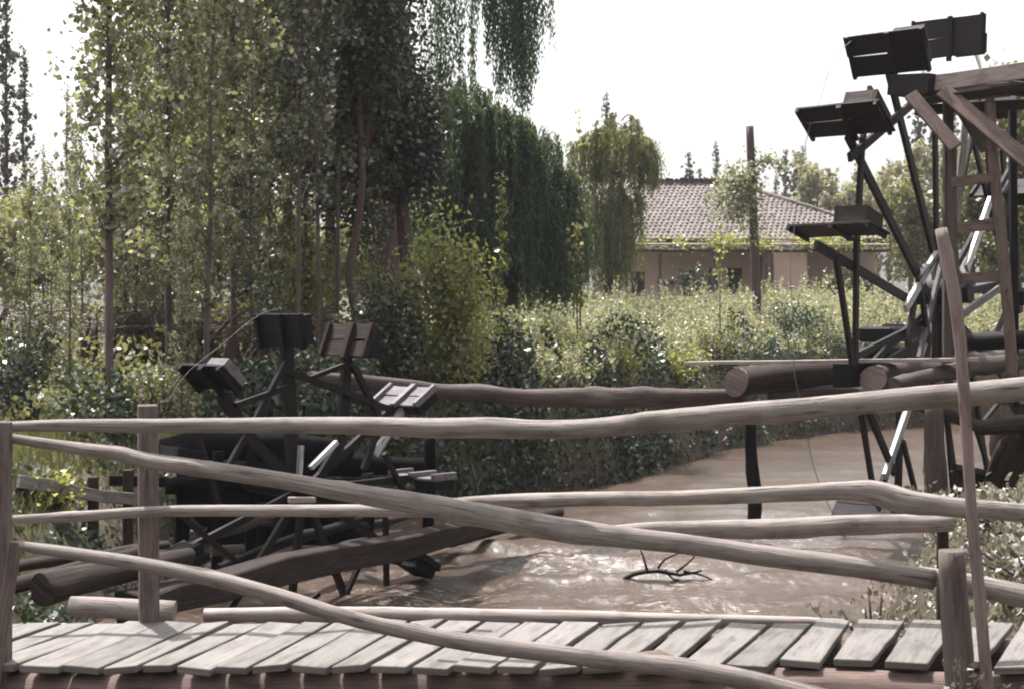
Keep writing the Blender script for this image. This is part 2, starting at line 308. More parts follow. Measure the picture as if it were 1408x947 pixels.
def build_water():
    xs = np.concatenate([np.arange(-12, 10, .07), np.arange(10, 62, .5)]); ys = np.concatenate([np.arange(-12, 6, .5), np.arange(6, 27, .07), np.arange(27, 60, .25)])
    X, Y = np.meshgrid(xs, ys)
    Z = np.zeros_like(X); r = np.random.default_rng(3)
    for k in range(26):       # short steep riffles running toward the bridge
        lam = r.uniform(.28, 1.5); th = r.normal(-math.pi/2+.35, .75); kx, ky = 2*math.pi/lam*math.cos(th), 2*math.pi/lam*math.sin(th)
        env = .5+.5*np.sin(X*r.uniform(.3, 1.1)+Y*r.uniform(.3, 1.1)+r.uniform(0, 6.28))
        Z += lam*.0125*env*np.sin(kx*X+ky*Y+r.uniform(0, 6.28)+.6*np.sin(X*1.3+Y*.9))
    rough = .35+.95*np.exp(-((Y-15.5)/4.5)**2)*np.exp(-((X-.9)/3.2)**2)+.6*np.exp(-((Y-20)/2.2)**2)*np.exp(-((X-5.2)/2)**2)
    Z = Z*rough+WZ
    v = np.stack([X, Y, Z], -1).reshape(-1, 3); nx = len(xs); ny = len(ys)
    i, j = np.meshgrid(np.arange(nx-1), np.arange(ny-1)); a = (j*nx+i).ravel()
    q = np.stack([a, a+1, a+nx+1, a+nx], 1)
    m, nt, n, l = newmat('muddy_water')
    tc = N(n, 'ShaderNodeTexCoord')
    mp = N(n, 'ShaderNodeMapping'); mp.inputs['Scale'].default_value = (1.2, .7, 1); l.new(tc.outputs['Object'], mp.inputs[0])
    w1 = N(n, 'ShaderNodeTexNoise', Scale=6.5, Detail=7.0, Roughness=.68, Distortion=.8); l.new(mp.outputs[0], w1.inputs['Vector'])
    w2 = N(n, 'ShaderNodeTexNoise', Scale=.5, Detail=4.0); l.new(mp.outputs[0], w2.inputs['Vector'])
    rp = ramp(n, [(.3, (.050, .034, .026)), (.7, (.086, .061, .048))]); l.new(w2.outputs['Fac'], rp.inputs[0])
    # froth where the wheels churn the current
    geo = N(n, 'ShaderNodeNewGeometry')
    def blob(cx, cy, rad):
        d = N(n, 'ShaderNodeVectorMath', operation='DISTANCE'); d.inputs[1].default_value = (cx, cy, WZ); l.new(geo.outputs['Position'], d.inputs[0])
        mr = N(n, 'ShaderNodeMapRange'); mr.inputs['From Min'].default_value = 0; mr.inputs['From Max'].default_value = rad; mr.inputs['To Min'].default_value = 1; mr.inputs['To Max'].default_value = 0
        l.new(d.outputs['Value'], mr.inputs[0]); return mr
    tot = None
    for c in ((-1.0, 14.2, 2.0), (1.0, 16.2, 3.0), (4.9, 20.3, 1.8), (3.3, 17.8, 2.6), (1.6, 13.6, 2.4)):
        k = blob(*c)
        if tot is None: tot = k
        else:
            a_ = N(n, 'ShaderNodeMath', operation='MAXIMUM'); l.new(tot.outputs[0], a_.inputs[0]); l.new(k.outputs[0], a_.inputs[1]); tot = a_
    fz = N(n, 'ShaderNodeTexNoise', Scale=7.0, Detail=8.0, Roughness=.75, Distortion=1.4)
    mpf = N(n, 'ShaderNodeMapping'); mpf.inputs['Scale'].default_value = (.7, 1.5, 1); l.new(tc.outputs['Object'], mpf.inputs[0]); l.new(mpf.outputs[0], fz.inputs['Vector'])
    fm = N(n, 'ShaderNodeMath', operation='MULTIPLY_ADD'); fm.inputs[1].default_value = .16; l.new(tot.outputs[0], fm.inputs[0]); l.new(fz.outputs['Fac'], fm.inputs[2])
    fr = ramp(n, [(.68, (0, 0, 0)), (.80, (1, 1, 1))]); l.new(fm.outputs[0], fr.inputs[0])
    mx = N(n, 'ShaderNodeMixRGB'); mx.inputs[2].default_value = (.42, .385, .37, 1); l.new(fr.outputs[0], mx.inputs[0]); l.new(rp.outputs[0], mx.inputs[1])
    b = N(n, 'ShaderNodeBsdfPrincipled', Roughness=.14, IOR=1.4); l.new(mx.outputs[0], b.inputs['Base Color'])
    rr = N(n, 'ShaderNodeMapRange'); rr.inputs['To Min'].default_value = .2; rr.inputs['To Max'].default_value = .7; l.new(fr.outputs[0], rr.inputs[0]); l.new(rr.outputs[0], b.inputs['Roughness'])
    bp = N(n, 'ShaderNodeBump', Strength=.62, Distance=.05); l.new(w1.outputs['Fac'], bp.inputs['Height']); l.new(bp.outputs[0], b.inputs['Normal'])
    o = N(n, 'ShaderNodeOutputMaterial'); l.new(b.outputs[0], o.inputs[0])
    tag(raw_mesh('water', v, q.ravel(), np.arange(len(q))*4, m, smooth=True), kind='structure')
build_ground(); build_water()

# ------------------------------------------------------------------ foliage helpers
def unit(a): return a/np.maximum(np.linalg.norm(a, axis=1, keepdims=True), 1e-9)
def leaf_geo(c, axis, size, ratio, r, flat=0.0):
    """one folded four-point blade per centre"""
    n = len(c); axis = unit(axis)
    rnd = r.normal(size=(n, 3)); rnd[:, 2] += flat*3
    side = unit(np.cross(axis, rnd)); nor = np.cross(side, axis)
    s = (np.broadcast_to(size, (n,))*r.uniform(.65, 1.25, n))[:, None]; w = s*ratio
    v = np.stack([c-axis*s*.5, c+side*w*.5+nor*s*.10, c+axis*s*.5, c-side*w*.5+nor*s*.10], 1).reshape(-1, 3)
    return v
def leaf_obj(name, vs, mat, parent=None, origin=None):
    v = np.concatenate(vs) if isinstance(vs, list) else vs
    n = len(v)
    return raw_mesh(name, v, np.arange(n), np.arange(0, n, 4), mat, parent, origin=origin)
def rdir(n, r, up=0.0):
    a = r.normal(size=(n, 3)); a[:, 2] += up; return unit(a)

def poplar_meshes(H, R, nleaf, leaf, seed, bare=.12, r0=.05, spread=.55, lean=(0, 0), ratio=.85, limbs=46, clump=.13, mat=leaf_a, bark=None, top=1.0):
    """trunk+limbs mesh and crown mesh at the origin"""
    r = np.random.default_rng(seed); bark = bark or M['bark']
    m = MB(); k = 7
    tp = [V((lean[0]*t*t+.05*H/6*r.normal()*min(t, .8)*.5, lean[1]*t*t+.05*H/6*r.normal()*min(t, .8)*.5, H*t)) for t in np.linspace(0, 1, k)]
    tr = [r0*(1-.85*t) for t in np.linspace(0, 1, k)]
    m.log(tp, tr, seg=7, step=H/22, rough=.05, seed=seed)
    T = np.linspace(0, 1, k); TP = np.array([tuple(p) for p in tp])
    def at(t): return np.array([np.interp(t, T, TP[:, q]) for q in range(3)])
    pts = []
    for i in range(limbs):
        t = bare+(1-bare)*(i+r.uniform(0, 1))/limbs*.97
        a = r.uniform(0, 6.28); prof = math.sin(math.pi*min(1, (t-bare)/(1-bare)*.8+.22))**.7*r.uniform(.65, 1.15)
        L = R*prof/max(spread, .2); el = np.array([math.cos(a)*spread, math.sin(a)*spread, r.uniform(.6, 1.0)]); el /= np.linalg.norm(el)
        p0 = at(t); p2 = p0+el*L; p1 = p0+el*L*.5+np.array([math.cos(a), math.sin(a), 0])*L*.08
        if i % 2 == 0 or L > .6: m.log([V(p0), V(p1), V(p2)], [max(.006, r0*.28*(1-t*.7)), .007, .004], seg=4, step=.3, rough=.02, seed=seed+i)
        w = max(3, int(nleaf/limbs*prof/.8))
        nc = max(3, w//20); s = r.uniform(.15, 1.05, nc)[:, None]
        cc = p0+(p2-p0)*s+r.normal(0, clump*(.55+.6*s), (nc, 3))
        pts.append(cc[r.integers(0, nc, w)]+r.normal(0, clump*.40, (w, 3))*np.array([1, 1, 1.3]))
    s = r.uniform(bare+.1, 1.02, int(nleaf*.12)); q = np.array([at(t) for t in s])+r.normal(0, clump, (len(s), 3)); pts.append(q)
    c = np.concatenate(pts)
    ax = rdir(len(c), r, -.35)
    return m, leaf_geo(c, ax, leaf, ratio, r), mat, bark
def place_tree(name, label, cat, base, geo, group=None, scale=1.0, rz=0.0):
    m, lv, mat, bark = geo
    t = thing(name, label, cat, (0, 0, 0), group)
    m.build('trunk', bark, t); leaf_obj('crown', lv, mat, t)
    t.location = base; t.scale = (scale,)*3; t.rotation_euler.z = rz
    return t
def copy_tree(o, label, base, group=None, scale=1.0, rz=0.0):
    c = o.copy(); COL.objects.link(c)
    for ch in list(o.children):
        k = ch.copy(); COL.objects.link(k); k.parent = c
    c['label'] = label
    if group: c['group'] = group
    c.location = base; c.scale = (scale,)*3; c.rotation_euler.z = rz
    return c
def gp(px, Y, dz=-.05):
    x = (px-CX)*Y/F; return V((x, Y, float(ground(x, Y))+dz))
exec_parts = []
# ------------------------------------------------------------------ footbridge
def D0(px, py, z=0.0):      # point of the deck plane under a photo position
    Y = (CH-z)*F/(py-HY); return V(((px-CX)*Y/F, Y, z))
bridge = thing('footbridge', 'low plank footbridge with gappy pale weathered boards over the muddy river', 'bridge', (0, 7.25, 0))
seams = [(-330, -125), (-270, -70), (-205, -15), (-150, 36), (-95, 84.5), (-38, 130), (22, 174), (84, 226), (138, 275), (191, 317.5), (240, 366.5), (292, 415), (343, 456), (397, 510), (452, 563), (505, 614), (563, 665),
         (619, 719), (679, 772), (737, 827), (797, 883), (858, 939), (926, 999), (990, 1060), (1063, 1120), (1138, 1176), (1208, 1250), (1286, 1326), (1358, 1402), (1430, 1470), (1505, 1540), (1580, 1612)]
dk = MB(); r = np.random.default_rng(11)
for i in range(len(seams)-1):
    (na, fa), (nb, fb) = seams[i], seams[i+1]
    g = 5 if na < 850 else (10 if na < 1040 else 14)
    g += r.uniform(-1, 2.5)
    yn = 915+r.uniform(-2.2, 2.2) - (7 if 1000 < na < 1290 else 0); yf = 853+r.uniform(-2, 3)+(3 if na < 0 else 0)
    tilt = r.uniform(-.008, .008)
    z = .0+r.uniform(-.004, .006)
    a, b, c, d = D0(na+g*.6, yn+r.uniform(-.7, .7)), D0(nb-g*.7, yn+r.uniform(-.7, .7)), D0(fb-g*.5, yf), D0(fa+g*.4, yf+r.uniform(-1, 1))
    for q, s in ((a, -1), (b, 1), (c, 1), (d, -1)): q.z = z+s*tilt
    th = .036
    ring = lambda p, q: [p+V((0, 0, -th)), q+V((0, 0, -th)), q, p]
    w = (b-a).length; L = (d-a).length; o = r.uniform(0, 20, 2)
    k = 5; rings = []; uvs = []
    for t in np.linspace(0, 1, k+1):
        p = a.lerp(d, t); q = b.lerp(c, t)
        if 0 < t < 1:
            e = r.normal(0, .0022, 2); dx = (q-p).normalized(); p = p+dx*e[0]; q = q+dx*e[1]
        sag = V((0, 0, -.006*math.sin(math.pi*t)*r.uniform(.2, 1)))
        rings.append([v+sag for v in ring(p, q)]); uvs.append([(o[0]+L*t, o[1]+x) for x in (0, w, w+th, 2*w+th, 2*w+2*th)])
    bb = len(dk.v); dk.quadgrid(rings, uvs, True, False)
    for idx in ((3, 2, 1, 0), (4*k, 4*k+1, 4*k+2, 4*k+3)):
        dk.f.append(tuple(bb+x for x in idx)); dk.uv.append(((o[0], o[1]), (o[0]+.05, o[1]), (o[0]+.05, o[1]+w), (o[0], o[1]+w))); dk.sm.append(False)
dk.build('deck', M['deck'], bridge, bevel=.004)
MB().log([(-4.2, 6.93, -.20), (-1.2, 6.92, -.195), (1.2, 6.9, -.20), (2.2, 6.87, -.205), (4.4, 6.85, -.21)], [.15, .155, .15, .148, .15], seg=16, seed=5).build('edge_beam', M['brown'], bridge)
MB().log([(-4.2, 7.5, -.19), (0, 7.52, -.19), (4.4, 7.5, -.19)], [.14, .145, .14], seed=6).build('edge_beam', M['brown'], bridge)
MB().log([P(281, 845, 7.95), P(420, 844, 7.95), P(600, 846, 7.95), P(800, 850, 7.95), P(1000, 854, 7.95), P(1160, 859, 7.95)], [.04, .043, .042, .042, .040, .036], seed=8).build('curb_log', M['pale'], bridge)
# piles under the bridge
for x in (-2.6, 2.0):
    MB().log([(x, 7.25, -1.9), (x+.03, 7.25, -.3)], [.11, .1], seed=int(x*3)+20).build('pile', M['logdk'], bridge)

def pxlog(pts, Y, seed=0, seg=14, rough=.05, step=.1, mb=None):
    """pts (px, py, half thickness px); Y scalar or list of distances"""
    ys = Y if isinstance(Y, (list, tuple)) else [Y]*len(pts)
    return (mb or MB()).log([P(a, b, y) for (a, b, c), y in zip(pts, ys)], [c*y/F for (a, b, c), y in zip(pts, ys)], seg=seg, step=step, rough=rough, seed=seed)
rail_near = thing('pole_railing', 'crooked pole railing along the near edge of the footbridge', 'railing', (0, 6.8, 0))
pxlog([(8, 586, 7), (30, 585.5, 7.5), (100, 584.5, 8.8), (205, 585, 10), (300, 584, 10.5), (470, 585, 12.5), (537, 586.5, 13.5), (600, 588, 14.2), (672, 587.5, 14.8), (740, 590, 13.2), (808, 588.5, 13), (870, 583, 14), (938, 575, 14.5), (1030, 567, 15), (1120, 560.5, 15), (1200, 553, 15.5), (1276, 546, 16), (1340, 541, 16.5), (1408, 534, 16.5), (1560, 522, 17)], [6.95]*10+[6.9, 6.88, 6.85, 6.82, 6.78, 6.74, 6.7, 6.68, 6.66, 6.6], 31, 18, .035, .05).build('rail', M['rail'], rail_near)
pxlog([(8, 601, 6.5), (60, 609, 7.5), (115, 617, 9), (169, 624, 10.5), (200, 633, 11.6), (307, 648, 12), (405, 662.5, 11.5), (470, 675, 13), (588, 694.5, 15), (686, 712, 16), (774, 728, 16.5), (860, 739, 14.2), (940, 748, 13.5), (1056, 764.5, 14.5), (1174, 779, 14.5), (1284, 797, 14.5)], [6.88]*10+[6.85, 6.82, 6.8, 6.78, 6.76, 6.75], 32, 18, .035, .05).build('rail', M['rail'], rail_near)
pxlog([(1262, 789, 11), (1300, 797, 13), (1353, 808, 15.5), (1420, 822, 16), (1520, 842, 16)], 6.9, 33, 18, .035, .05).build('rail', M['rail'], rail_near)
pxlog([(560, 702, 5.5), (640, 690.5, 8), (740, 687, 10), (850, 685, 10), (940, 684, 10), (1056, 679, 11), (1150, 674.5, 12.2), (1195, 676, 14.5), (1222, 683, 17.5), (1252, 691, 16.5), (1290, 695, 14), (1343, 699.5, 12.4), (1420, 706, 12.5), (1520, 715, 12.5)], [7.1]*4+[7.0, 6.95, 6.9, 6.85, 6.83, 6.8, 6.78, 6.75, 6.75, 6.75], 35, 16, .04, .05).build('rail', M['rail'], rail_near)
pxlog([(27, 750, 7), (101, 761, 9), (189, 774, 10), (270, 790, 11), (338, 807, 11), (405, 826, 10.8), (470, 846, 10), (571, 870, 10.5), (673, 887, 12), (774, 900, 12), (860, 910, 12.5), (940, 918, 13.5), (1039, 937, 14), (1120, 957, 14), (1180, 972, 14)], [6.68]*4+[6.64, 6.6, 6.56, 6.52, 6.5, 6.48, 6.45, 6.42, 6.4, 6.36, 6.34], 36, 18, .035, .05).build('rail', M['rail'], rail_near)
pb = MB(); pb.beam(P(1, 990, 6.84), P(1, 579, 6.84), .085, .085, (0, 1, 0)); pb.build('post', M['post'], rail_near, bevel=.006)
pb = MB(); pb.beam(P(-12, 965, 6.74), P(22, 744, 6.74), .055, .03, (0, 1, 0)); pb.build('brace', M['post'], rail_near, bevel=.004)
pxlog([(1325, 1010, 21), (1318, 900, 20.5), (1312, 820, 20), (1309, 756, 18.5)], 6.62, 38, 14, .05).build('post', M['post'], rail_near)
tag(pxlog([(1361, 975, 8.5), (1354, 900, 8.5), (1345, 800, 8.5), (1337, 720, 8.2), (1330, 600, 8), (1323, 500, 8.2), (1313, 410, 8.5), (1301, 350, 8.8), (1294, 315, 8.3)], [6.47]*7+[6.5, 6.52], 39, 12, .05, .06).build('leaning_stick', M['stick']), 'tall slim bent stick leaning upright against the railing at the right post', 'stick')
rail_far = thing('log_railing', 'far side railing with one squared post and a low thick pole', 'railing', (0, 7.8, 0))
pb = MB(); pb.beam(P(206, 1000, 7.75), P(203, 556, 7.75), .105, .09, (-.35, 1, 0)); pb.build('post', M['post'], rail_far, bevel=.006)
pxlog([(15, 714, 6.2), (101, 710, 7.5), (189, 704, 7.5), (270, 702, 8.3), (470, 701.5, 8.7), (540, 702, 8.7), (640, 704, 7)], [7.6, 7.62, 7.63, 7.66, 7.7, 7.72, 7.74], 34, 16, .04, .05).build('rail', M['rail'], rail_far)
pxlog([(790, 738, 7), (870, 730, 10.5), (938, 727.5, 11.5), (1056, 727, 14), (1174, 721, 14), (1250, 719, 13.5), (1310, 718, 12)], [7.82]*7, 40, 16, .03, .08).build('rail', M['rail'], rail_far)
pxlog([(1296, 960, 9), (1296, 712, 8)], 7.9, 41, 10, .05).build('post', M['logdk'], rail_far)

# ------------------------------------------------------------------ water wheels
class Wheel:
    def __init__(s, name, label, hub, D, al):
        s.C = P(hub[0], hub[1], D); a = math.radians(al)
        s.u = V((math.cos(a), math.sin(a), 0)); s.A = V((math.sin(a), -math.cos(a), 0))
        s.t = thing(name, label, 'water wheel', tuple(s.C))
    def W(s, th, R, off=0.0):
        a = math.radians(th); return s.C+s.u*(R*math.sin(a))+V((0, 0, R*math.cos(a)))+s.A*off
    def U(s, px, py, off=0.0):      # where the sight line meets the wheel's plane
        o = V((0, 0, CH)); d = V(((px-CX)/F, 1, (HY-py)/F)); return o+d*(((s.C+s.A*off-o).dot(s.A))/d.dot(s.A))
    def spoke(s, p, q, wpx, off=0.0, mat=None, name='spoke', deep=.05):
        a = s.U(*p, off); b = s.U(*q, off); w = wpx*(a.y+b.y)/2/F
        MB().beam(a, b, w, deep, s.A).build(name, mat or M['wheel'], s.t)
    def bar(s, th0, R0, th1, R1, w, off=0.0, mat=None, name='spoke', deep=.05):
        MB().beam(s.W(th0, R0, off), s.W(th1, R1, off), w, deep, s.A).build(name, mat or M['wheel'], s.t)
    def bucket(s, th, R, la, lr, bx, mat, matbox, off=0.0, box=True):
        a = math.radians(th); c = s.W(th, R, off)
        rr = s.u*math.sin(a)+V((0, 0, math.cos(a))); tt = s.u*math.cos(a)-V((0, 0, math.sin(a)))
        m = MB(); th_ = .028; j = random.uniform(-.03, .03)
        for k in range(2):       # two boards form the paddle
            cc = c+rr*(lr*(k-.5)*.5)
            m.beam(cc-s.A*(la*.5+j*k)+tt*random.uniform(-.008, .008), cc+s.A*(la*.5-j*(1-k))+tt*random.uniform(-.008, .008)+rr*random.uniform(-.012, .012), th_, lr*.482, rr, n=4, wav=.004)
        m.build('paddle', mat, s.t, bevel=.003)
        for q in (-.46, .04, .46):
            m = MB(); cc = c+s.A*(la*q)-tt*(.016+.02)
            m.beam(cc-rr*lr*(.52 if q != .04 else .62), cc+rr*lr*.5, .045*(1.5 if q == .04 else 1), .05, tt)
            m.build('batten', mat, s.t, bevel=.003)
        if not box: return
        # open-topped box on the lifting side
        l0, l1, dep = bx; o0 = c+tt*.016
        m = MB()
        x0, x1 = la*l0, la*l1; h = lr*.86; w_ = .022
        for q in (x0+w_, x1-w_): m.beam(o0+s.A*q, o0+s.A*q+tt*dep, w_*2, h, rr)
        for q in (-1, 1): m.beam(o0+s.A*(x0+2*w_)+rr*q*(h/2-w_)+tt*dep*.5, o0+s.A*(x1-2*w_)+rr*q*(h/2-w_)+tt*dep*.5, dep*.98, w_*2, rr)
        m.beam(o0+s.A*(x0+2*w_)+tt*(dep-.02), o0+s.A*(x1-2*w_)+tt*(dep-.02), .03, h-4.2*w_, rr)
        m.build('bucket', matbox, s.t, bevel=.003)
big = Wheel('noria', 'tall black wooden water wheel lifting buckets to the flume', (1291, 404), 20, 54)
obs = [(5.6, 3.68), (-33.7+2, 3.63), (-58.5, 3.93), (-78.8, 3.64), (-111.5, 3.22), (-139.9, 3.59)]
rest = [(33.5, 3.6), (61, 3.6), (88.5, 3.6), (116, 3.6), (143, 3.6), (171, 3.6), (-168, 3.6)]
for k, (th, R) in enumerate(obs+rest):
    if k == 4: continue
    big.bucket(th, R, 1.08, .58, (.06, .44, .2), M['wheel'], M['logdk'] if k in (1, 2, 3) else M['wheel'], box=k not in (4, 5))
    if k >= 6: 
        big.bar(th-3, R+.28, th+8, .25, .10, .0)
        big.bar(th, R-.25, th+26, R-1.1, .075, .06)
for p, q, w in (((1222, 100), (1283, 345), 14), ((1165, 185), (1268, 390), 14), ((1122, 337), (1258, 417), 12), ((1285, 120), (1288, 345), 11), ((1268, 390), (1322, 505), 12),
                ((1176, 490), (1300, 428), 9), ((1183, 560), (1199, 662), 9), ((1300, 560), (1318, 690), 10), ((1330, 470), (1364, 690), 10), ((1205, 690), (1290, 430), 13), ((1178, 520), (1290, 410), 8)):
    big.spoke(p, q, w)
for p, q, w in (((1258, 140), (1168, 217), 12), ((1186, 190), (1178, 335), 11), ((1197, 120), (1183, 215), 10), ((1178, 330), (1176, 500), 10), ((1150, 355), (1172, 500), 10), ((1288, 350), (1245, 425), 12), ((1192, 560), (1230, 650), 11), ((1251, 556), (1217, 655), 13), ((1262, 388), (1288, 352), 9),
                ((1257, 415), (1245, 500), 12), ((1299, 345), (1264, 492), 9), ((1265, 388), (1277, 470), 10), ((1362, 275), (1329, 370), 13), ((1315, 438), (1375, 396), 10), ((1210, 505), (1262, 470), 11)):
    big.spoke(p, q, w, .07, M['glare'] if p in ((1362, 275), (1251, 556), (1288, 350)) else (M['lit_wood'] if p in ((1299, 345), (1315, 438)) else None), 'strut')
for p, q, w in (((1378, 205), (1390, 330), 14), ((1392, 260), (1403, 430), 15), ((1330, 160), (1372, 330), 9), ((1405, 380), (1365, 470), 8)):
    big.spoke(p, q, w, -.25, None, 'strut')
big.spoke((1156, 516), (1188, 514), 32, -.1, M['dark'], 'float_block', .2)
big.spoke((1238, 545), (1235, 680), 16, -.1, None, 'strut')
MB().log([big.W(0, 0, -.3), big.W(0, 0, 0), big.W(0, 0, .45)], [.14, .16, .14], seg=14, seed=50).build('axle', M['dark'], big.t)
MB().beam(P(1301, 350, 20.1), P(1302, 500, 20.1), .3, .16, (0, 1, 0)).build('hub_post', M['dark'], big.t, bevel=.02)
ringp = [big.W(t, 3.93+.05*math.sin(t), -.42) for t in range(-150, -24, 9)]
MB().log(ringp, [.005]*len(ringp), seg=5, step=.4, rough=0, seed=4).build('rim_wire', M['wire'], big.t)

small = Wheel('noria', 'squat black water wheel with grey paddles near the left bank', (418, 672), 14, 47)
thl = [(-44.1, 1.57), (-9.8, 1.58), (21.7, 1.57), (57.3, 1.59), (90, 1.6), (122, 1.62), (155, 1.6), (-172, 1.6), (-140, 1.6), (-108, 1.6), (-76, 1.6)]
for k, (th, R) in enumerate(thl):
    small.bucket(th, R, .72 if k else .66, .335, (.05, .46, .10), M['lit_wood'] if k in (3, 4) else (M['logdk'] if k == 2 else M['dark']), M['lit_wood'] if k == 0 else M['dark'])
    if k in (0, 1, 2): continue
    small.bar(th, R+.1, th+4, .1, .07)
    small.bar(th+14, R-.12, th-16, R-.55, .045, .05, None, 'strut')
for p, q, w in (((394, 475), (403, 650), 19), ((303, 540), (350, 610), 17), ((478, 480), (468, 610), 15), ((403, 650), (418, 680), 16), ((350, 610), (418, 675), 14), ((468, 610), (425, 680), 13)):
    small.spoke(p, q, w)
for p, q, w in (((393, 498), (354, 571), 8), ((354, 571), (308, 650), 7), ((324, 557), (396, 532), 8), ((425, 520), (476, 500), 6), ((394, 509), (535, 562), 8), ((486, 503), (524, 578), 8), ((463, 607), (427, 643), 6), ((524, 578), (500, 645), 8), ((555, 560), (515, 625), 9), ((414, 612), (411, 656), 6)):
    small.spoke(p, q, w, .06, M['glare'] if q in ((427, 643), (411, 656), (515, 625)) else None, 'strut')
MB().log([small.W(0, 0, -.9), small.W(0, 0, 0), small.W(0, 0, 1.0)], [.09, .11, .09], seed=51).build('axle', M['dark'], small.t)
rw = [small.W(t, 1.76+.04*math.sin(t*3), -.02) for t in range(-120, 0, 8)]
MB().log(rw, [.0022]*len(rw), seg=5, step=.3, rough=0, seed=4).build('rim_wire', M['wire'], small.t)

# crib of dark timbers carrying the small wheel
crib = thing('wheel_crib', 'dark timber crib standing in the bank shade around the small wheel', 'timber crib', tuple(P(430, 640, 13.5)))
def cb(p, q, Y0, Y1, w, h, name='beam', mat='dark', n=1, wav=0, parent=crib):
    MB().beam(P(*p, Y0), P(*q, Y1), w, h, (0, 0, 1), n=n, wav=wav).build(name, M[mat], parent, bevel=.006)
def cl_(pts, Y, seed, mat='shade_wood', name='log_beam'): pxlog(pts, Y, seed, 10, .1, .15).build(name, M[mat], crib)
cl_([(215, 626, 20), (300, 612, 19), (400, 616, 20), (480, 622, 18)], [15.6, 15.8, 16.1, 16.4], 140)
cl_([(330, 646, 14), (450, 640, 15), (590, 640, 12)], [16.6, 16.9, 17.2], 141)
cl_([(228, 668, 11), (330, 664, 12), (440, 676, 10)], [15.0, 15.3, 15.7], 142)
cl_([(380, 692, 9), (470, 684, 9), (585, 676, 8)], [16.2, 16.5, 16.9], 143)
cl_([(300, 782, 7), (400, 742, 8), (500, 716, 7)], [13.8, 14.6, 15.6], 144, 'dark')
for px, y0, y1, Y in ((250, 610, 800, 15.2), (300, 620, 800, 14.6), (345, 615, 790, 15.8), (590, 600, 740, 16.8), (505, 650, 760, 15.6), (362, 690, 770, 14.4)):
    cl_([(px-3, y1, 8.5), (px+2, (y0+y1)/2, 9), (px, y0, 8)], Y, px, 'shade_wood', 'post')
cb((236, 706), (500, 700), 16.6, 17.2, .06, .8, 'pit_boarding', 'shade_wood', n=6, wav=.03)
cb((397, 687), (433, 686.5), 13.6, 13.7, .1, .055, 'ledger', 'pale')

def lone(name, label, pts, Y, mat, seed, cat='log', seg=14, rough=.08, step=.12, group=None, cut=None):
    return tag(pxlog(pts, Y, seed, seg, rough, step).build(name, M[mat]), label, cat, group)
# hewn main timber below the small wheel
mt = MB()
q = [(180, 838, 24, 10.0), (228, 822, 24, 10.5), (300, 805, 23, 11.2), (380, 783, 22, 12.0), (460, 766, 20, 13.0), (540, 752, 18, 14.0), (620, 733, 15, 15.2), (700, 712, 11, 16.6)]
for i in range(len(q)-1):
    pass
pts = [P(a, b, y) for a, b, c, y in q]
rings = []; uvs = []; L = 0; r = np.random.default_rng(77)
for i, (a, b, c, y) in enumerate(q):
    d = (pts[min(i+1, len(q)-1)]-pts[max(i-1, 0)]).normalized(); sx = d.cross(V((0, 0, 1))).normalized(); h = c*y/F
    if i: L += (pts[i]-pts[i-1]).length
    e = r.normal(0, .012, 8)
    rings.append([pts[i]+sx*(-.12+e[0])+V((0, 0, -h+e[1])), pts[i]+sx*(.12+e[2])+V((0, 0, -h*.9+e[3])), pts[i]+sx*(.13+e[4])+V((0, 0, h*.75+e[5])), pts[i]+sx*(-.06+e[6])+V((0, 0, h+e[7])), pts[i]+sx*(-.13+e[1])+V((0, 0, h*.7+e[2]))])
    uvs.append([(L, k*.2) for k in range(6)])
mt.quadgrid(rings, uvs, True, False)
mt.f += [(4, 3, 2, 1, 0), tuple(5*(len(q)-1)+k for k in range(5))]; mt.uv += [tuple((0, .1*k) for k in range(5))]*2; mt.sm += [False]*2
tag(mt.build('hewn_timber', M['logdk'], bevel=.012), 'long rough hewn timber sloping up past the small wheel above the water', 'timber')
lone('sunken_log', 'black wet log half sunk in the river beyond the hewn timber', [(600, 748, 8, ), (680, 728, 8), (770, 704, 6.5)], [16.4, 17.8, 19.6], 'dark', 61)
lone('short_log', 'short knobbly brown log lying in the wheel crib', [(290, 737, 5), (330, 726, 5.5), (356, 716, 6.5), (378, 716, 7)], [13.6, 13.8, 14, 14.1], 'logbr', 62, rough=.14)
lone('short_log', 'stubby brown log below the knobbly one in the wheel crib', [(290, 757, 7), (335, 754, 6.5)], [13.2, 13.4], 'logbr', 63)
lone('wet_log', 'shiny wet log lying on the hewn timber, nearer one', [(468, 752, 6), (500, 745, 6.5), (518, 743, 6)], [14.6, 14.7, 14.8], 'dark', 64, rough=.15)
lone('wet_log', 'brown wet log end lying beside the shiny one on the timber', [(508, 741, 6), (535, 736, 7.5), (551, 734, 7)], [15.0, 15.1, 15.2], 'logdk', 65, rough=.12)
lone('wet_log', 'slim grey log behind the two wet logs at the crib', [(486, 726, 6.5), (520, 720, 6), (556, 711, 5)], [15.4, 15.7, 16], 'logdk', 66, rough=.1)
lone('bank_log', 'thin log topmost of the pile beside the left post', [(-40, 790, 8), (30, 777, 8), (95, 768, 7.5), (150, 762, 6)], [10.2, 10.4, 10.7, 11], 'logdk', 67)
lone('bank_log', 'middle log of the pile beside the left post', [(-30, 816, 11), (40, 800, 10.5), (110, 780, 9), (190, 760, 8)], [9.6, 9.9, 10.3, 10.8], 'logdk', 68)
lone('bank_log', 'thickest log of the pile with its sawn end facing us', [(57, 810, 21), (110, 798, 19), (190, 780, 15), (260, 765, 12)], [9.5, 9.8, 10.3, 10.8], 'logdk', 69)
lone('bank_log', 'pale lit log lying level between the squared post and the log pile', [(97, 832, 14), (140, 834, 14), (190, 838, 14), (240, 842, 14)], [9.0]*4, 'rail', 70)
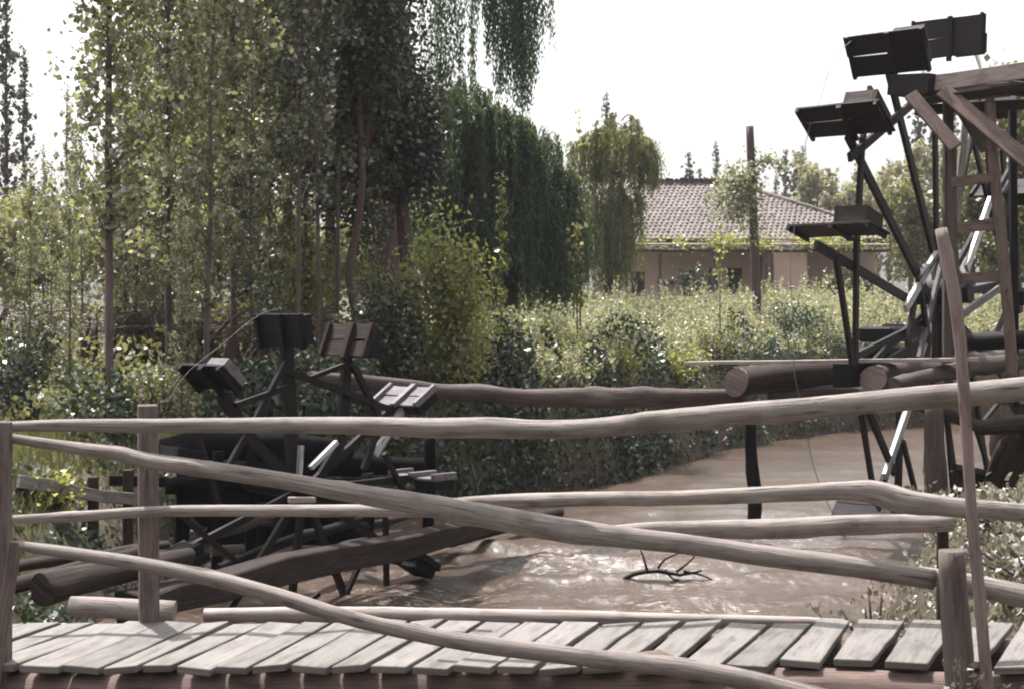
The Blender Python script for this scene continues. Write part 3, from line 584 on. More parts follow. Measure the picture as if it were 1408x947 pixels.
lone('bank_log', 'upper dark log behind the pole railing beside the squared post', [(120, 768, 6), (165, 757, 6), (230, 748, 6)], [11.5, 11.8, 12.2], 'logdk', 71)
# low bank board
bd = thing('board_fence', 'low sagging grey board nailed to stubs on the grassy bank', 'board fence', tuple(gp(120, 14.6)))
m = MB(); q = [(25, 661, 13.2), (70, 667, 13.5), (105, 676, 13.8), (140, 682, 14.0), (182, 685, 14.3)]
pp = [P(*k) for k in q]
for a, b in zip(pp[:-1], pp[1:]): m.beam(a, b+(b-a)*.02, .05, .12)
m.build('board', M['rail'], bd, bevel=.004)
for px, y0, y1, Y in ((128, 655, 740, 14.0), (176, 645, 760, 14.4), (30, 660, 730, 13.3)): MB().beam(P(px, y1, Y), P(px, y0, Y), .09, .09, (0, 1, 0)).build('stub', M['logdk'], bd, bevel=.006)
m = MB().beam(P(150, 660, 14.9), P(232, 662, 15.2), .06, .11); m.build('board', M['dark'], bd, bevel=.004)

# ------------------------------------------------------------------ trestle, flume and logs at the big wheel
lone('boom_log', 'long knotty brown log reaching from the small wheel to the trestle', [(425, 519, 9), (520, 528, 10), (600, 537, 10.5), (660, 539, 12.5), (700, 544, 12.5), (770, 546, 13), (860, 547, 13), (940, 546, 12.5), (1015, 548, 13)], [15.8, 16.3, 16.8, 17.2, 17.4, 17.9, 18.5, 19.1, 19.6], 'logbr', 80, rough=.1)
cl = lone('cross_log', 'thick dark trestle log with a pale sawn end facing the boom log', [(1012, 526, 21), (1060, 519, 19), (1120, 517, 18), (1190, 513, 17), (1260, 508, 16)], [19.2, 19.6, 20.0, 20.6, 21.2], 'logdk', 81, 18)
def endcap(log, p, Y, r, d, nm='sawn_end', seed=0):
    c = P(*p, Y); d = V(d).normalized(); sx = d.cross(V((0, 0, 1))).normalized(); uz = sx.cross(d)
    m = MB(); m.log([c, c-d*.03], [r, r*.99], seg=16, step=.03, rough=.03, seed=seed)
    m.build(nm, M['endgr'], log)
endcap(cl, (1011, 526), 19.18, .195, (-.75, -.65, 0), seed=3)
cl2 = lone('cross_log', 'second cut trestle log with a chamfered pale end under the plank', [(1200, 521, 19), (1235, 513, 18), (1300, 505, 16), (1400, 492, 14)], [17.6, 18.1, 18.8, 20], 'logbr', 82, 18)
endcap(cl2, (1198.5, 521), 17.55, .165, (-.6, -.75, .12), seed=5)
lone('cross_log', 'slim brown log slanting up behind the leaning stick', [(1230, 528, 10), (1265, 519, 10), (1320, 507, 10.5), (1370, 500, 11), (1450, 490, 11)], [17.0, 17.3, 17.8, 18.2, 19], 'logbr', 83)
lone('cross_log', 'dark bark covered log right under the thick trestle log', [(1060, 546, 8), (1100, 541, 8), (1150, 539, 9), (1240, 545, 9)], [19.6, 19.8, 20, 20.4], 'logbr', 84, rough=.2)
lone('axle_log', 'smooth black wet log with a bright top behind the ladder', [(1328, 470, 12), (1380, 468, 13), (1460, 466, 13)], [18.8, 18.6, 18.4], 'dark', 85, rough=.02)
pl = MB(); pl.beam(P(944, 499, 18.6), P(1345, 493.5, 17.4), .26, .045, n=8, wav=.004); tag(pl.build('walk_plank', M['pale'], bevel=.004), 'long thin pale plank laid across the trestle logs', 'plank')
tr = thing('trestle', 'log trestle posts and beams standing in the river under the big wheel', 'trestle', tuple(P(1200, 700, 20)))
pxlog([(1036, 720, 9), (1037, 670, 9.5), (1034, 625, 8.5), (1032, 560, 8)], 19.4, 90, 12, .14).build('post', M['dark'], tr)
pxlog([(1290, 715, 15), (1286, 650, 15), (1284, 600, 14), (1284, 555, 13)], 17.0, 91, 14, .09).build('post', M['logbr'], tr)
pxlog([(1340, 588, 10), (1400, 582, 12), (1460, 578, 12)], [17.2, 17.0, 16.8], 92).build('beam', M['logdk'], tr)
pxlog([(1180, 560, 8), (1260, 556, 9), (1345, 585, 9)], [18.4, 17.8, 17.3], 93).build('beam', M['logdk'], tr)
bb = thing('bearing_block', 'squat black bearing timber with a bright wet top behind the wheel spokes', 'timber block', tuple(P(1235, 475, 21.2)))
MB().beam(P(1203, 460, 20.6), P(1262, 458, 22.4), .5, .22).build('block', M['dark'], bb, bevel=.03)
MB().beam(P(1203, 488, 20.8), P(1262, 486, 22.6), .42, .2).build('block', M['dark'], bb, bevel=.03)
MB().beam(P(1222, 447, 21), P(1275, 451, 22), .2, .04).build('cap_board', M['lit_wood'], bb)
fl = thing('flume', 'raised wooden flume with brown beams and braces catching water from the big wheel', 'flume', tuple(P(1340, 120, 18)))
def fb(p, q, Y0, Y1, w, h, name='brace', mat='brown', up=(0, 0, 1)):
    MB().beam(P(*p, Y0), P(*q, Y1), w, h, up).build(name, M[mat], fl, bevel=.005)
fb((1284, 115), (1450, 91), 18.0, 16.9, .05, .20, 'side_board', 'pale')
fb((1238, 120), (1420, 100), 18.9, 17.6, .05, .22, 'side_board', 'dark')
fb((1234, 119), (1290, 117), 18.5, 18.0, .4, .26, 'trough_head', 'wheel')
fb((1262, 140), (1440, 116), 18.2, 17.2, .42, .04, 'trough_floor', 'wheel')
fb((1318, 130), (1388, 123), 18.1, 17.7, .12, .17, 'bearer', 'brown')
fb((1385, 120), (1440, 128), 17.8, 17.4, .12, .18, 'bearer', 'logbr')
fb((1258, 152), (1440, 142), 18.6, 18.0, .1, .13, 'bearer', 'wheel')
fb((1252, 130), (1314, 203), 17.9, 17.5, .17, .06, 'brace', 'brown', (0, 1, 0))
fb((1296, 124), (1425, 232), 17.8, 17.0, .19, .06, 'brace', 'brown', (0, 1, 0))
fb((1322, 152), (1356, 207), 18.1, 17.8, .13, .06, 'brace', 'logbr', (0, 1, 0))
fb((1304, 140), (1303, 560), 18.2, 18.2, .12, .10, 'post', 'logbr', (0, 1, 0))
fb((1328, 165), (1313, 320), 19.2, 19.2, .09, .06, 'brace', 'rail', (0, 1, 0))
fb((1392, 140), (1396, 560), 18.6, 18.6, .09, .09, 'post', 'dark', (0, 1, 0))
ld = thing('ladder', 'brown wooden ladder with three wide rungs under the flume', 'ladder', tuple(P(1350, 515, 17.5)))
MB().log([P(1392, 520, 17.3), P(1386, 430, 17.3), P(1374, 300, 17.4), P(1364, 200, 17.5), P(1361, 138, 17.6)], [.075, .074, .07, .07, .062], seg=8, seed=95, rough=.06).build('side_pole', M['brown'], ld)
MB().log([P(1330, 520, 17.5), P(1319, 430, 17.5), P(1311, 330, 17.6), P(1309, 200, 17.7)], [.055]*4, seg=8, seed=96, rough=.05).build('side_pole', M['logbr'], ld)
for a, b, h in (((1308, 251), (1366, 244), .12), ((1310, 315), (1372, 307), .14), ((1318, 384), (1380, 379), .135)):
    MB().beam(P(*a, 17.62), P(*b, 17.42), .05, h).build('rung', M['brown'], ld, bevel=.004)
# water pouring from the top buckets into the flume
m, nt, n, l = newmat('falling_water'); b_ = N(n, 'ShaderNodeBsdfPrincipled', Roughness=.1, IOR=1.33); b_.inputs['Base Color'].default_value = (.85, .88, .9, 1); b_.inputs['Transmission Weight'].default_value = .75; o_ = N(n, 'ShaderNodeOutputMaterial'); l.new(b_.outputs[0], o_.inputs[0]); M['drop'] = m
def jet(p, q, Y, w, label):
    a = P(*p, Y); b = P(*q, Y); mb = MB()
    mb.log([a, a.lerp(b, .35)+V((.03, 0, 0)), a.lerp(b, .7)+V((.045, 0, 0)), b+V((.05, 0, 0))], [w, w*.8, w*.65, w*.5], seg=8, step=.06, rough=.25, seed=int(p[0]))
    tag(mb.build('water_jet', M['drop']), label, 'water jet')
jet((1268, 62), (1264, 112), 19.3, .05, 'thin water stream falling from the bucket above the trough head')
jet((1338, 62), (1345, 98), 20.6, .05, 'faint water stream falling from the topmost bucket onto the flume')
jet((1165, 690), (1150, 745), 18.5, .06, 'splash of water dripping off the lowest bucket at the river')
# stump with roots on the far right bank
st = thing('stump', 'dark root tangled stump rising from the water at the right edge', 'stump', tuple(P(1400, 690, 18.0)))
pxlog([(1400, 720, 30), (1396, 640, 26), (1405, 575, 30)], 18.2, 97, 14, .3).build('trunk', M['logdk'], st)
for k, pts in enumerate([[(1395, 590, 9), (1378, 640, 8), (1366, 700, 5)], [(1400, 600, 8), (1380, 610, 7), (1358, 660, 4)], [(1404, 630, 9), (1388, 690, 7), (1376, 725, 4)]]):
    pxlog(pts, 17.8, 98+k, 8, .2).build('root', M['logdk'], st)
for k_, (la_, pts_, Y_, mt_) in enumerate((('bare forked branch lying down the far bank below the boom log', [(925, 598, 3), (948, 606, 2.5), (972, 618, 2)], 30, 'logbr'), ('pale driftwood stick poking out of the far bank at the water edge', [(972, 632, 2), (990, 612, 1.8), (1000, 600, 1.3)], 31.5, 'rail'), ('brown root hanging from the bank left of the driftwood stick', [(880, 612, 4), (896, 628, 3), (905, 640, 2)], 27.5, 'logdk'))):
    lone('driftwood', la_, pts_, Y_, mt_, 130+k_, 'driftwood', 7, .15, .1)
# snag in the river
sn = thing('snag', 'bare black branch snagged in the river shallows', 'branch', tuple(P(905, 790, 15.3)))
pxlog([(852, 800, 2.6), (872, 789, 3), (905, 785, 2.8), (935, 790, 2.2), (965, 784, 1.4)], 15.2, 101, 8, .15).build('limb', M['dark'], sn)
for k, pts in enumerate([[(905, 781, 2), (915, 768, 1.5), (935, 760, 1)], [(890, 784, 2), (886, 770, 1.2), (880, 752, .8)], [(930, 786, 2), (952, 768, 1.3), (968, 742, .8)], [(915, 783, 2), (925, 795, 1.5), (955, 802, 1)], [(940, 785, 2), (965, 790, 1.4), (985, 800, .9)]]):
    pxlog(pts, 15.2, 110+k, 6, .1).build('twig', M['dark'], sn)
# ------------------------------------------------------------------ left grove of young poplars
def grove():
    G = 'young poplars of the left grove'
    lab = 'slender young poplar standing in the crowded grove behind the small wheel'
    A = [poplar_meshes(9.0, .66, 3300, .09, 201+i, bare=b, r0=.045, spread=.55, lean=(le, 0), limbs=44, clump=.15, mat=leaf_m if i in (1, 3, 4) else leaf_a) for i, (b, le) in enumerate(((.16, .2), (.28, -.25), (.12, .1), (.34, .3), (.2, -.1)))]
    B = [poplar_meshes(11.0, w, n, .095, 231+i, bare=b, r0=.06, spread=.55, limbs=58, clump=.18) for i, (b, w, n) in enumerate(((.2, .62, 6500), (.14, .95, 8500)))]
    protos = []
    solo = [  # px, distance, proto, scale, label
        (150, 17.6, B[0], 1.0, 'leafy young poplar with a reddish trunk, leftmost of the near grove'),
        (232, 21.0, B[1], .95, 'full crowned pale poplar behind the squared railing post'),
        (322, 23.0, B[1], 1.05, 'broad silvery poplar in the middle of the grove above the lifted bucket'),
        (285, 19.8, A[0], .98, 'thin poplar with sparse lower leaves left of the lowest raised bucket'),
        (408, 21.5, A[3], 1.0, 'slim bare stemmed poplar rising behind the upright bucket of the small wheel'),
        (440, 22.6, A[1], 1.05, 'straight bare stemmed poplar just right of the slim bare stemmed one')]
    for px, Y, g, s, la in solo:
        protos.append(place_tree('poplar_tree', la, 'poplar', gp(px, Y), g, G, s))
    third = place_tree('poplar_tree', lab, 'poplar', gp(186, 24), A[2], G, 1.0)
    fourth = place_tree('poplar_tree', lab, 'poplar', gp(356, 25.5), A[4], G, 1.05)
    src = protos+[third, fourth]
    r = np.random.default_rng(5)
    spots = [(112, 25, 6, .50), (70, 23, 3, .42), (262, 27, 2, .95), (300, 29, 1, .9), (172, 23, 6, .55),
             (345, 20.5, 7, .55), (372, 24.5, 6, .8), (420, 27, 7, 1.1), (462, 24.5, 4, 1.0), (40, 20.5, 6, .42), (205, 24, 6, .5), (515, 25, 5, .75), (250, 18.6, 6, .36), (95, 19.5, 6, .40)]
    for i, (px, Y, k, s) in enumerate(spots):
        copy_tree(src[k], lab, gp(px, Y), G, s, r.uniform(0, 6.28))
grove()
# the big dark trees
def limbs_tree(H, crowns, seed, leaf, nleaf, mat, bark, r0, trunk):
    """trunk polyline plus leaf clumps grown round limb ends; crowns = list of (x, z, radius x, radius z, y offset, share)"""
    r = np.random.default_rng(seed); m = MB()
    tp = [V(p) for p in trunk]; k = len(tp)
    m.log(tp, [r0*(1-.75*i/(k-1)) for i in range(k)], seg=12, step=.25, rough=.08, seed=seed)
    vs = []; tot = sum(c[5] for c in crowns)
    for (x, z, rx, rz, yo, sh) in crowns:
        n = int(nleaf*sh/tot); nc = max(4, int(n/55))
        d = rdir(nc, r)*(r.uniform(.25, 1, (nc, 1))**.5)
        cc = d*np.array([rx, rx, rz])+np.array([x, yo, z])
        for q in cc[::3]:
            j = min(range(k), key=lambda i: abs(tp[i].z-(q[2]-.5*rz)))
            m.log([tp[j], tp[j].lerp(V(q), .55)+V((0, 0, .15)), V(q)], [r0*.22, r0*.12, .008], seg=5, step=.4, rough=.05, seed=int(j))
        idx = r.integers(0, nc, n)
        pt = cc[idx]+r.normal(0, .21, (n, 3))*np.array([1, 1, 1.25])
        vs.append(leaf_geo(pt, rdir(n, r, -.4), leaf, .8, r))
    return m, vs, mat, bark
b = gp(572, 26)
place_tree('broad_tree', 'big dark dense tree with a leaning reddish trunk in the middle of the picture', 'tree', b,
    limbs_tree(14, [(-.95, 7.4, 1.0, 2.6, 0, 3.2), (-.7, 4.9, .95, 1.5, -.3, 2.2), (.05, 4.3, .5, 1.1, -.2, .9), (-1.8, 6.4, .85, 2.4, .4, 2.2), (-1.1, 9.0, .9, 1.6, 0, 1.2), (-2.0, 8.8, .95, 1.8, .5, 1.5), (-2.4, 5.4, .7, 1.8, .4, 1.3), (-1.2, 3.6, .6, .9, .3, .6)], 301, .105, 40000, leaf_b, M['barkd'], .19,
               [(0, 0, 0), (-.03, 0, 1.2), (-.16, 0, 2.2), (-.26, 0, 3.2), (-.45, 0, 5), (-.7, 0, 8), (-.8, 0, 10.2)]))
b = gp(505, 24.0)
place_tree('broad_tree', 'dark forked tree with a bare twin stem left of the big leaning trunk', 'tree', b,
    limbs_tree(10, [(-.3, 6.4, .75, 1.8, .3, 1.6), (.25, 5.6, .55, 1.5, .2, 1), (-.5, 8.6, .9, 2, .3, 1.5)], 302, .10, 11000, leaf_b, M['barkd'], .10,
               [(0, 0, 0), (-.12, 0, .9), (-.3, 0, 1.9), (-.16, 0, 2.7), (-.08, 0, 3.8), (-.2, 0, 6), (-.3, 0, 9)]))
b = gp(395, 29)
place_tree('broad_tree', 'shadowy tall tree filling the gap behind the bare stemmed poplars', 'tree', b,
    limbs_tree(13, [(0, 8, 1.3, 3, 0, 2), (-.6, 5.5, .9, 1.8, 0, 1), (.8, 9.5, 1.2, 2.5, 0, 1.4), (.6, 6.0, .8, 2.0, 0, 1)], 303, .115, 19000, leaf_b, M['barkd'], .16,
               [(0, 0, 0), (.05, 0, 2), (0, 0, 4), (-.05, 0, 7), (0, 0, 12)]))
dk_ = bpy.data.objects['broad_tree.002']
for px, Y, sc, la in ((300, 32, .80, 'shadowy tree deep in the grove behind the broad silvery poplar'), (215, 33, .62, 'shadowy tree deep in the grove behind the full crowned pale poplar'), (455, 31, .95, 'shadowy tree deep in the grove behind the forked dark tree')):
    copy_tree(dk_, la, gp(px, Y), None, sc, px*.3)
# weeping willows
def willow(base, Y, tiers, seed, mat, leaf=.13, dens=.055, trunk=None, trunk_r=.2, limbs=()):
    """tiers: (px centre, py top, radius px, py bottom, bunches); tresses hang in ragged bunches from domed tiers"""
    r = np.random.default_rng(seed); m = MB(); vs = []; k = Y/F
    L_ = lambda px, py, y=0: V(((px-CX)*k-base.x, y, CH-(py-HY)*k-base.z))
    m.log([L_(*q) if i else V((L_(*q).x, 0, -.1)) for i, q in enumerate(trunk)], [trunk_r*(1-.22*i) for i in range(len(trunk))], seg=12, step=.3, seed=seed)
    for q in limbs: m.log([L_(*t) for t in q], [trunk_r*.42, trunk_r*.25, trunk_r*.1][:len(q)], seg=6, step=.3, seed=seed+len(q))
    for (px, top, rad, bot, nb) in tiers:
        R = rad*k
        for b_ in range(nb):
            a = r.uniform(0, 6.28); q = math.sqrt(r.uniform(0, 1)); o = L_(px, top)
            cx, cy = o.x+math.cos(a)*q*R, math.sin(a)*q*R*.9
            z0 = o.z-.42*R*q**2.2*1.5+r.normal(0, .06+.12*R); z1 = L_(px, bot).z; ln = max(.3, (z0-z1)*(r.uniform(.6, 1.05) if r.uniform() < .75 else r.uniform(.2, .6)))
            ns = r.integers(5, 12); w = r.uniform(.06, .17)
            m.log([V((o.x*.6+cx*.4, cy*.4, z0-.1)), V((o.x*.2+cx*.8, cy*.8, z0+.1)), V((cx, cy, z0))], [.02, .013, .005], seg=4, step=.4, seed=b_)
            for _ in range(ns):
                l2 = ln*r.uniform(.55, 1.08); n = max(5, int(l2/dens)); t = np.linspace(0, 1, n); sw = r.normal(0, .05); dx, dy = r.normal(0, w, 2)
                fl = np.minimum(t*4, 1)
                x = cx+dx*fl+.1*R*math.cos(a)*np.sqrt(t)+sw*t*t; y = cy+dy*fl+.1*R*math.sin(a)*np.sqrt(t); z = z0+.1*np.sin(np.minimum(t*6, 3.14))-l2*t
                vs.append(leaf_geo(np.stack([x, y, z], 1)+r.normal(0, .03, (n, 3)), np.tile([0, 0, -1.0], (n, 1))+r.normal(0, .42, (n, 3)), leaf, .24, r))
    return m, vs, mat, M['barkd']
b = gp(700, 33)
place_tree('weeping_willow', 'dark green weeping willow curtain behind the bright shrub and the crop', 'willow', b,
    willow(b, 33, [(636, 122, 46, 430, 60), (600, 150, 40, 430, 30), (690, 152, 44, 432, 60), (736, 186, 36, 435, 42), (772, 240, 26, 440, 30), (792, 300, 14, 440, 10), (700, 250, 80, 445, 70), (650, 280, 55, 440, 40), (748, 300, 40, 445, 30)], 401, leaf_w, trunk=[(700, 450), (702, 330), (690, 220), (670, 150)], limbs=[[(700, 300), (730, 220), (760, 205)], [(690, 240), (640, 180), (615, 165)], [(690, 220), (640, 140), (600, 175)]]))
b = gp(850, 50)
place_tree('weeping_willow', 'pale yellowish weeping willow beside the tiled house', 'willow', b,
    willow(b, 50, [(846, 168, 42, 270, 44), (884, 200, 22, 275, 18), (806, 190, 24, 290, 16), (866, 180, 30, 262, 16), (828, 280, 38, 425, 40), (854, 270, 24, 412, 22), (842, 250, 44, 330, 18), (796, 310, 22, 415, 12)], 402, leaf_w2, leaf=.2, dens=.075, trunk=[(838, 430), (836, 330), (842, 250), (850, 190)], limbs=[[(838, 300), (815, 275), (800, 262)], [(836, 320), (860, 285), (890, 270)], [(842, 250), (870, 215), (890, 205)]]))
# the tall willow whose tresses hang from above the frame
def tresses():
    r = np.random.default_rng(41); m = MB(); vs = []
    b = gp(528, 31); H = 11.5
    m.log([(0, 0, 0), (.1, 0, 3), (.2, 0, 6.5), (.5, 0, 9.2), (1.9, 0, 10.6), (3.6, -.2, 10.9)], [.26, .24, .2, .15, .09, .04], seg=12, step=.4, seed=41)
    groups = [(612, 250, .09, 22), (632, 120, .07, 14), (648, 160, .06, 14), (676, 90, .08, 26), (690, 140, .1, 34), (705, 105, .09, 24), (712, 150, .08, 22), (722, 165, .10, 34), (735, 122, .07, 20), (748, 55, .05, 10), (757, 70, .035, 8), (668, 45, .1, 14), (655, 30, .1, 8), (597, 200, .08, 12), (580, 120, .12, 12)]
    for px, bot, sp, cnt in groups:
        for k in range(cnt):
            x0 = (px-CX)*31/F-b.x+r.normal(0, sp); y0 = r.normal(0, .25)-.1
            z1 = CH-(bot-HY)*31/F-b.z+abs(r.normal(0, .45)); z0 = 10.3+r.uniform(-.4, .4)
            n = int((z0-z1)/.05); t = np.linspace(0, 1, n)
            c = np.stack([x0+.05*np.sin(t*4+k)+0*t, y0+0*t, z0+(z1-z0)*t], 1)+r.normal(0, .03, (n, 3))
            vs.append(leaf_geo(c, np.tile([0, 0, -1.0], (n, 1))+r.normal(0, .35, (n, 3)), .13, .26, r))
    for k in range(10):
        x = r.uniform(.8, 3.5); m.log([(x*.5+.2, 0, 9.4), (x*.8, r.uniform(-.3, .3), 10.4), (x, r.uniform(-.3, .3), 10.3)], [.05, .03, .01], seg=5, step=.4, seed=k)
    place_tree('weeping_willow', 'tall weeping willow whose long tresses hang down from the top of the picture', 'willow', b, (m, vs, leaf_w, M['barkd']))
tresses()
# distant and sparse trees on the left and behind the house
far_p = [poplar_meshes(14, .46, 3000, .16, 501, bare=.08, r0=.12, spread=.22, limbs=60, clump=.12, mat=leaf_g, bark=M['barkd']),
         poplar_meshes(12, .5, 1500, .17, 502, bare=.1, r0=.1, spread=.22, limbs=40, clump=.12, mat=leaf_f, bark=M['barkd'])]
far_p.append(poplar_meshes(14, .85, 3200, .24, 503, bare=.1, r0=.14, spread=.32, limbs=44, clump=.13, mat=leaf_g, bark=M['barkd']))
GL = 'far lombardy poplars'
t0 = place_tree('lombardy_poplar', 'tallest dark lombardy poplar at the left edge against the sky', 'poplar', gp(8, 52, -.1), far_p[0], GL, .92)
t1 = place_tree('lombardy_poplar', 'faint slim poplar spire in the sky gap left of the grove', 'poplar', gp(92, 62, -.1), far_p[1], GL, .82)
copy_tree(t0, 'second dark spire at the left edge, leaning out right of the tallest one', gp(32, 50, -.1), GL, .70, 1.)
copy_tree(t1, 'low faint poplar top between the left edge spires and the slim spire', gp(60, 62, -.1), GL, .60, 2.)
copy_tree(t1, 'faint poplar top just right of the slim spire in the sky gap', gp(104, 60, -.1), GL, .68, 3.)
copy_tree(t0, 'grey cone shaped poplar rising above the pale willow', gp(833, 96, -.1), GL, 1.02, 2.)
far = [(947, 112, .86, 'small grey poplar top above the ridge of the tiled roof'), (984, 112, .93, 'taller grey poplar top beside the vine pole above the roof'), (1036, 115, .92, 'grey poplar hidden behind the vine pole top'),
       (1080, 118, .93, 'grey poplar top right of the vine branch'), (1105, 118, .96, 'grey poplar top standing under the mid left bucket of the big wheel'), (1262, 108, 1.12, 'tall grey poplar seen between the wheel spokes under the trough head'), (1283, 112, 1.10, 'grey poplar behind the vertical spoke below the flume'), (1190, 118, .8, 'short grey poplar seen between two slanting wheel spokes')]
t2 = place_tree('lombardy_poplar', 'feathery grey poplar above the roof left of the vine pole', 'poplar', gp(962, 116, -.1), far_p[2], GL, .80)
far += [(1096, 122, .95, 'feathery grey poplar just left of the lifted bucket of the big wheel'), (1130, 125, .86, 'feathery grey poplar behind the pale bushy tree by the roof slope'), (1222, 120, .9, 'feathery grey poplar behind the crossing upper spokes'), (1312, 105, 1.0, 'feathery grey poplar behind the ladder'), (1150, 126, .82, 'dim feathery poplar just right of the hanging rim wire'), (1068, 124, .84, 'dim feathery poplar beside the curling vine tip')]
for i, (px, Y, s, la) in enumerate(far): copy_tree(t0 if i % 3 == 1 else t2, la, gp(px, Y, -.1), GL, s, i*1.3)
def round_tree(W, H, seed, n, leaf, mat):
    r = np.random.default_rng(seed); cr = []
    for i in range(9): cr.append((r.uniform(-.6, .6)*W, H*r.uniform(.38, .82), W*r.uniform(.25, .42), H*r.uniform(.12, .2), r.uniform(-.5, .5)*W, 1))
    return limbs_tree(H, cr, seed, leaf, n, mat, M['barkd'], .14, [(0, 0, 0), (.05, 0, H*.25), (-.05, .05, H*.5), (0, 0, H*.78)])
GR = 'pale round trees behind the roof'
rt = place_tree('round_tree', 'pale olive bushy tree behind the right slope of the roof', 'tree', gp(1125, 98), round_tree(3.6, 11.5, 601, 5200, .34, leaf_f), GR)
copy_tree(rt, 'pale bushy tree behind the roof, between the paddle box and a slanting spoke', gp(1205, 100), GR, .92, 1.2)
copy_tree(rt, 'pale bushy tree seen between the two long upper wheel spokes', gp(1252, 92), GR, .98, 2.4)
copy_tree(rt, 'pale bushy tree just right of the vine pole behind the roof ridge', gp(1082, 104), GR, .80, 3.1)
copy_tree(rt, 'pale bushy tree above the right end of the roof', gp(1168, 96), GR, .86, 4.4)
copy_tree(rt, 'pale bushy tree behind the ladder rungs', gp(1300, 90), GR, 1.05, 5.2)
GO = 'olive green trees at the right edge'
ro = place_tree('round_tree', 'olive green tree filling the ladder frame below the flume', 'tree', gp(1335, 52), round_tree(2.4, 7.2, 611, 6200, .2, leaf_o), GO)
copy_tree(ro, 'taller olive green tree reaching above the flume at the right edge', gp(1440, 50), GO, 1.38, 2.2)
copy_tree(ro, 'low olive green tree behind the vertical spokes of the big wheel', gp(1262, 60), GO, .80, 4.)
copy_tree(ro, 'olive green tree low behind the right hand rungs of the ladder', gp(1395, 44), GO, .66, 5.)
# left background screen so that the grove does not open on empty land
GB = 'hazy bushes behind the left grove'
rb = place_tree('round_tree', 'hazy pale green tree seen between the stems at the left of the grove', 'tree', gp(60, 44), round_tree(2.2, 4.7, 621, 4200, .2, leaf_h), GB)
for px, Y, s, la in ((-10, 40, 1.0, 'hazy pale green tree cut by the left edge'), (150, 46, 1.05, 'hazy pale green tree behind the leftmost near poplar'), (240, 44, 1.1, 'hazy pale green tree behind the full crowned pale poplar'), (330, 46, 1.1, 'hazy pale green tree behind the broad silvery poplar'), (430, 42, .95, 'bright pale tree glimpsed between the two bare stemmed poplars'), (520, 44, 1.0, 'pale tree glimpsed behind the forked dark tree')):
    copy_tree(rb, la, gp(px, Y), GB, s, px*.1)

# ------------------------------------------------------------------ shrubs and saplings
def bush(W, H, n, leaf, mat, seed, stems=9, up=.5, ratio=.6, base=.1, spray=False):
    r = np.random.default_rng(seed); m = MB(); vs = []
    for i in range(stems):
        a = r.uniform(0, 6.28); q = math.sqrt(r.uniform(0, 1))
        e = V((math.cos(a)*W*q, math.sin(a)*W*q*.8, H*r.uniform(.6, 1)*(1-.35*q*q)))
        mid = V((e.x*.35, e.y*.35, e.z*.55)); m.log([(e.x*.12, e.y*.12, -.12), mid, e], [.014+.006*H, .01+.003*H, .004], seg=5, step=.2, seed=seed+i, rough=.05)
        k = int(n/stems); t = r.uniform(base, 1.03, k)[:, None]
        a0, a1, a2 = np.array([e.x*.12, e.y*.12, 0]), np.array(mid), np.array(e)
        c = a0*(1-t)**2+2*a1*t*(1-t)+a2*t*t+r.normal(0, (.05 if spray else .13)*(.5+H*.4), (k, 3))*np.array([1, 1, .8])
        c[:, 2] = np.maximum(c[:, 2], .02)
        vs.append(leaf_geo(c, rdir(k, r, up), leaf, ratio, r))
    return m, vs
def shrub(name, label, cat, base, geo, mat, group=None, scale=1.0):
    t = thing(name, label, cat, (0, 0, 0), group)
    geo[0].build('stems', M['bark'], t); leaf_obj('leaves', geo[1], mat, t); t.location = base; t.scale = (scale,)*3
    return t
shrub('shrub', 'bright yellow green shrub catching the sun at the foot of the dark tree', 'shrub', gp(620, 22.6), bush(.42, 3.5, 5200, .10, leaf_y, 701, 16), leaf_y)
shrub('shrub', 'sunlit pale shrub deep in the grove between the two bare stemmed poplars', 'shrub', gp(424, 27), bush(.75, 3.2, 3200, .11, leaf_y, 721, 14), leaf_y)
shrub('shrub', 'sunlit shrub in the grove behind the upright black bucket', 'shrub', gp(352, 24.5), bush(.7, 2.6, 2600, .10, leaf_a, 722, 14), leaf_a)
shrub('shrub', 'leafy shrub in the grove above the lowest raised bucket', 'shrub', gp(285, 23.5), bush(.8, 2.2, 2400, .10, leaf_o, 723, 14), leaf_o)
shrub('shrub', 'tall leafy shrub between the near reddish trunk and the full crowned pale poplar', 'shrub', gp(190, 23.5), bush(.8, 2.3, 2400, .10, leaf_o, 724, 14), leaf_o)
shrub('shrub', 'dark shrub at the foot of the bare stemmed poplars behind the twin buckets', 'shrub', gp(415, 22.2), bush(.6, 1.1, 1500, .09, leaf_u, 725, 12), leaf_u)
shrub('shrub', 'dark leafy shrub in the shade left of the bright one', 'shrub', gp(540, 22.6), bush(.75, 2.4, 2600, .10, leaf_u, 702, 13), leaf_u)
shrub('shrub', 'sunlit pale shrub above the dark one and left of the leaning trunk', 'shrub', gp(520, 25), bush(.5, 3.2, 1500, .10, leaf_y, 703, 9), leaf_y)
shrub('shrub', 'feathery yellow green bush on the bank behind the middle of the boom log', 'shrub', gp(785, 27.5), bush(.75, 1.25, 2200, .09, leaf_y, 704, 16, ratio=.3), leaf_y)
shrub('shrub', 'round dark green bush behind the pale plank tip', 'shrub', gp(925, 30), bush(.8, .8, 1800, .09, leaf_u, 705, 14), leaf_y)
shrub('shrub', 'silvery shrub with long sprays on the right bank by the footbridge', 'shrub', V((2.7, 9.1, float(ground(2.7, 9.1))-.05)), bush(.75, .6, 1000, .065, leaf_s, 706, 22, spray=True), leaf_s)
shrub('shrub', 'wider silvery shrub at the right edge behind the leaning stick', 'shrub', V((3.45, 9.4, float(ground(3.45, 9.4))-.05)), bush(.8, .5, 1100, .055, leaf_s, 707, 26), leaf_s)
